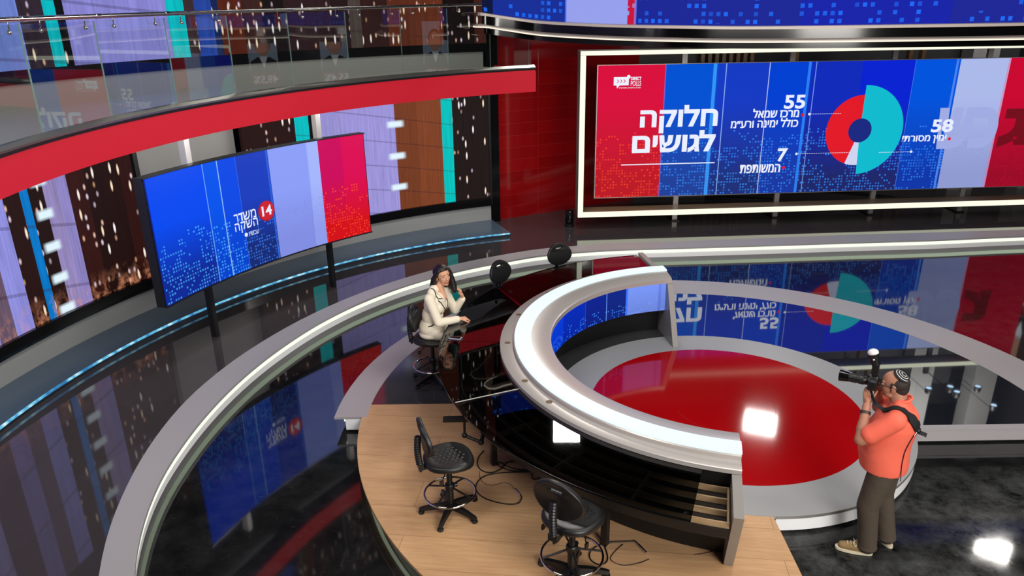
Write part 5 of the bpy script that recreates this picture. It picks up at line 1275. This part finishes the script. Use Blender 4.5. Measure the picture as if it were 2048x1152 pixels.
# skullcap with white rings
nk = V((-.52, .06, .85)).normalized(); kc = Pm(-.012, 0, .028) + nk * .0
kx = nk.orthogonal().normalized(); ky = nk.cross(kx); rings = [0, 11, 13.5, 22, 24.5, 33, 35.5, 45]
b = MB(); Rk = .108; N = 32
for j in range(len(rings) - 1):
    vs = []
    for a in (rings[j], rings[j + 1]):
        for k in range(N):
            q = 2 * PI * k / N; vs.append(kc + nk * (Rk * math.cos(R(a)) * 1.0) + (kx * math.cos(q) + ky * math.sin(q)) * Rk * math.sin(R(max(a, .2))))
    b.add(vs, [(k, N + k, N + (k + 1) % N, (k + 1) % N) for k in range(N)], mi=j % 2)
vs = [kc + nk * (Rk * math.cos(R(45)) - .004) + (kx * math.cos(2 * PI * k / N) + ky * math.sin(2 * PI * k / N)) * Rk * math.sin(R(45)) for k in range(N)]
b.add(vs, [tuple(reversed(range(N)))], 0)
b.build('skullcap', [mat('cap_black', srgb(24, 24, 28), .9), mat('cap_white', srgb(206, 204, 202), .9)], pm, smooth=60)
b = MB(); b.tube([Pm(.085, .066, .012), Pm(.03, .082, .014), Pm(-.02, .083, .008), Pm(-.03, .082, -.01)], .0035, 6)
b.tube([Pm(.098, .052 + .0 * k, 0) + (l_ * (-.02 + .024 * math.cos(2 * PI * k / 16)) + uh * (.018 * math.sin(2 * PI * k / 16) + .008)) * 1.06 for k in range(16)], .0028, 6, closed=True)
b.tube([Pm(.098, -.052, 0) + (l_ * (.02 + .024 * math.cos(2 * PI * k / 16)) + uh * (.018 * math.sin(2 * PI * k / 16) + .008)) * 1.06 for k in range(16)], .0028, 6, closed=True)
b.tube([Pm(.085, -.066, .012), Pm(.03, -.082, .014), Pm(-.02, -.083, .008)], .0035, 6); b.tube([Pm(.099, .010, .012), Pm(.099, -.010, .012)], .0028, 6)
b.build('glasses', M_BLACK, pm, 60)
ax = (PLW - PLE).normalized(); wc = PLE + (PLW - PLE) * .80; e1 = ax.orthogonal().normalized(); e2 = ax.cross(e1)
b = MB(); sweep(b, [[wc + (e1 * math.cos(q) + e2 * math.sin(q)) * r + ax * h for (r, h) in ((.040, -.012), (.044, -.012), (.044, .012), (.040, .012))] for q in [2 * PI * k / 28 for k in range(29)]], caps=False); b.build('wristwatch', mat('watch_strap', srgb(52, 36, 30), .5), pm, 50)
hn = ribbon('camera_harness', [(.20, .02, 1.60), (.17, .06, 1.55), (.12, .10, 1.50), (.04, .12, 1.54), (-.04, .135, 1.56), (-.12, .135, 1.53), (-.20, .12, 1.44), (-.24, .08, 1.36), (-.27, .01, 1.30), (-.27, -.06, 1.25)], [.022, .026, .034, .05, .058, .058, .075, .085, .085, .05, .035, .035], .010, M_BLKCLOTH, pm, bs, free=range(0, 9))
q, nn = snap(bs, (-.24, .09, 1.35), .012); b = MB(); b.ell(q, (.022, .022, .022)); b.build('harness_ring', M_BLACK, hn, 180)
q1, _ = snap(bs, (-.22, .13, 1.31), .010); b = MB(); b.tube([q, q1], .008, 8); b.build('clip', M_CHROME, hn, 60)
pts = [snap(bs, p, .007)[0] for p in ((-.22, .13, 1.31), (-.20, .15, 1.25), (-.18, .16, 1.15), (-.17, .165, 1.05), (-.165, .16, .97))]; pts.append(pts[-1] + V((-.01, .01, -.10)))
b = MB(); b.tube(smooth_pts(pts, 4), .0035, 6); b.build('tether_cord', M_BLKCLOTH, hn, 60)

# --- his camera, held up in both hands
cm = thing('camera', 'black photo camera with zoom lens and domed flash held up by the man', 'camera', pr, R(PA))
co = V((.195, -.005, 1.658))
tilt = R(-1.5); cf = V((math.cos(tilt), 0, math.sin(tilt))); cu = V((-math.sin(tilt), 0, math.cos(tilt))); cl = V((0, 1, 0))
MC4 = Matrix(((cf.x, cl.x, cu.x, co.x), (cf.y, cl.y, cu.y, co.y), (cf.z, cl.z, cu.z, co.z), (0, 0, 0, 1)))
def cam_part(name, fn, m, par=None, smooth=40):
    mb = MB(); fn(mb); mb.v = [MC4 @ q for q in mb.v]; return mb.build(name, m, par or cm, smooth)
def body_fn(mb):
    secs = []
    for x, k in ((-.036, .92), (-.03, 1.0), (.024, 1.0), (.034, .90)):
        pts = []
        for (y, z) in ((-.070, -.052), (.070, -.052), (.074, -.044), (.074, .028), (.062, .040), (.030, .046), (.018, .064), (-.018, .064), (-.030, .046), (-.062, .040), (-.074, .028), (-.074, -.044)): pts.append(V((x, y * k, z * k)))
        secs.append(pts)
    sweep(mb, secs)
body = cam_part('body', body_fn, M_BLACK)
cam_part('grip', lambda mb: mb.cap((.042, -.058, -.035), .020, (.042, -.058, .025), .018), M_RUBBER, body)
XL = Matrix.Rotation(PI / 2, 4, 'Y')
lens = cam_part('lens', lambda mb: mb.lathe([(.001, .03), (.034, .03), (.036, .06), (.039, .065), (.039, .115), (.0375, .118), (.0375, .128), (.041, .131), (.041, .19), (.039, .195), (.039, .20), (.036, .202), (.034, .195), (.001, .19)], 32, M=XL), M_BLACK)
cam_part('lens_hood', lambda mb: mb.lathe([(.0395, .195), (.042, .195), (.049, .245), (.051, .272), (.049, .274), (.047, .272), (.040, .215)], 32, M=XL), M_BLACKGLOSS, lens)
cam_part('zoom_ring', lambda mb: mb.lathe([(.0392, .075), (.0415, .077), (.0415, .108), (.0392, .11)], 32, M=XL), M_RUBBER, lens)
cam_part('eyepiece', lambda mb: mb.box((-.042, 0, .038), (.018, .036, .026)), M_RUBBER, body, 0)
fl_ = cam_part('flash', lambda mb: (mb.box((-.005, 0, .078), (.045, .05, .03)), mb.box((-.005, 0, .125), (.052, .068, .085))), M_BLACK, None, 0)
cam_part('flash_head', lambda mb: mb.tube([(-.006, 0, .165), (.008, 0, .20), (.03, 0, .27)], [.034, .037, .044], 20), M_BLACK, fl_)
M_DIFF = mat('frosted_dome', srgb(214, 208, 210), .35)
def dome(mb):
    a = V((.03, 0, .27)); dn = V((.022, 0, .07)).normalized(); M3 = Matrix((V((0, 1, 0)).cross(dn), V((0, 1, 0)), dn)).transposed(); mb.ell(a + dn * .004, (.045, .045, .034), M3, 24, 14)
cam_part('diffuser_dome', dome, M_DIFF, fl_, 180)
cam_part('flash_button', lambda mb: mb.ell((.014, .039, .225), (.008, .005, .008)), M_DIFF, fl_, 180)
bs[1].free(); bj[1].free()
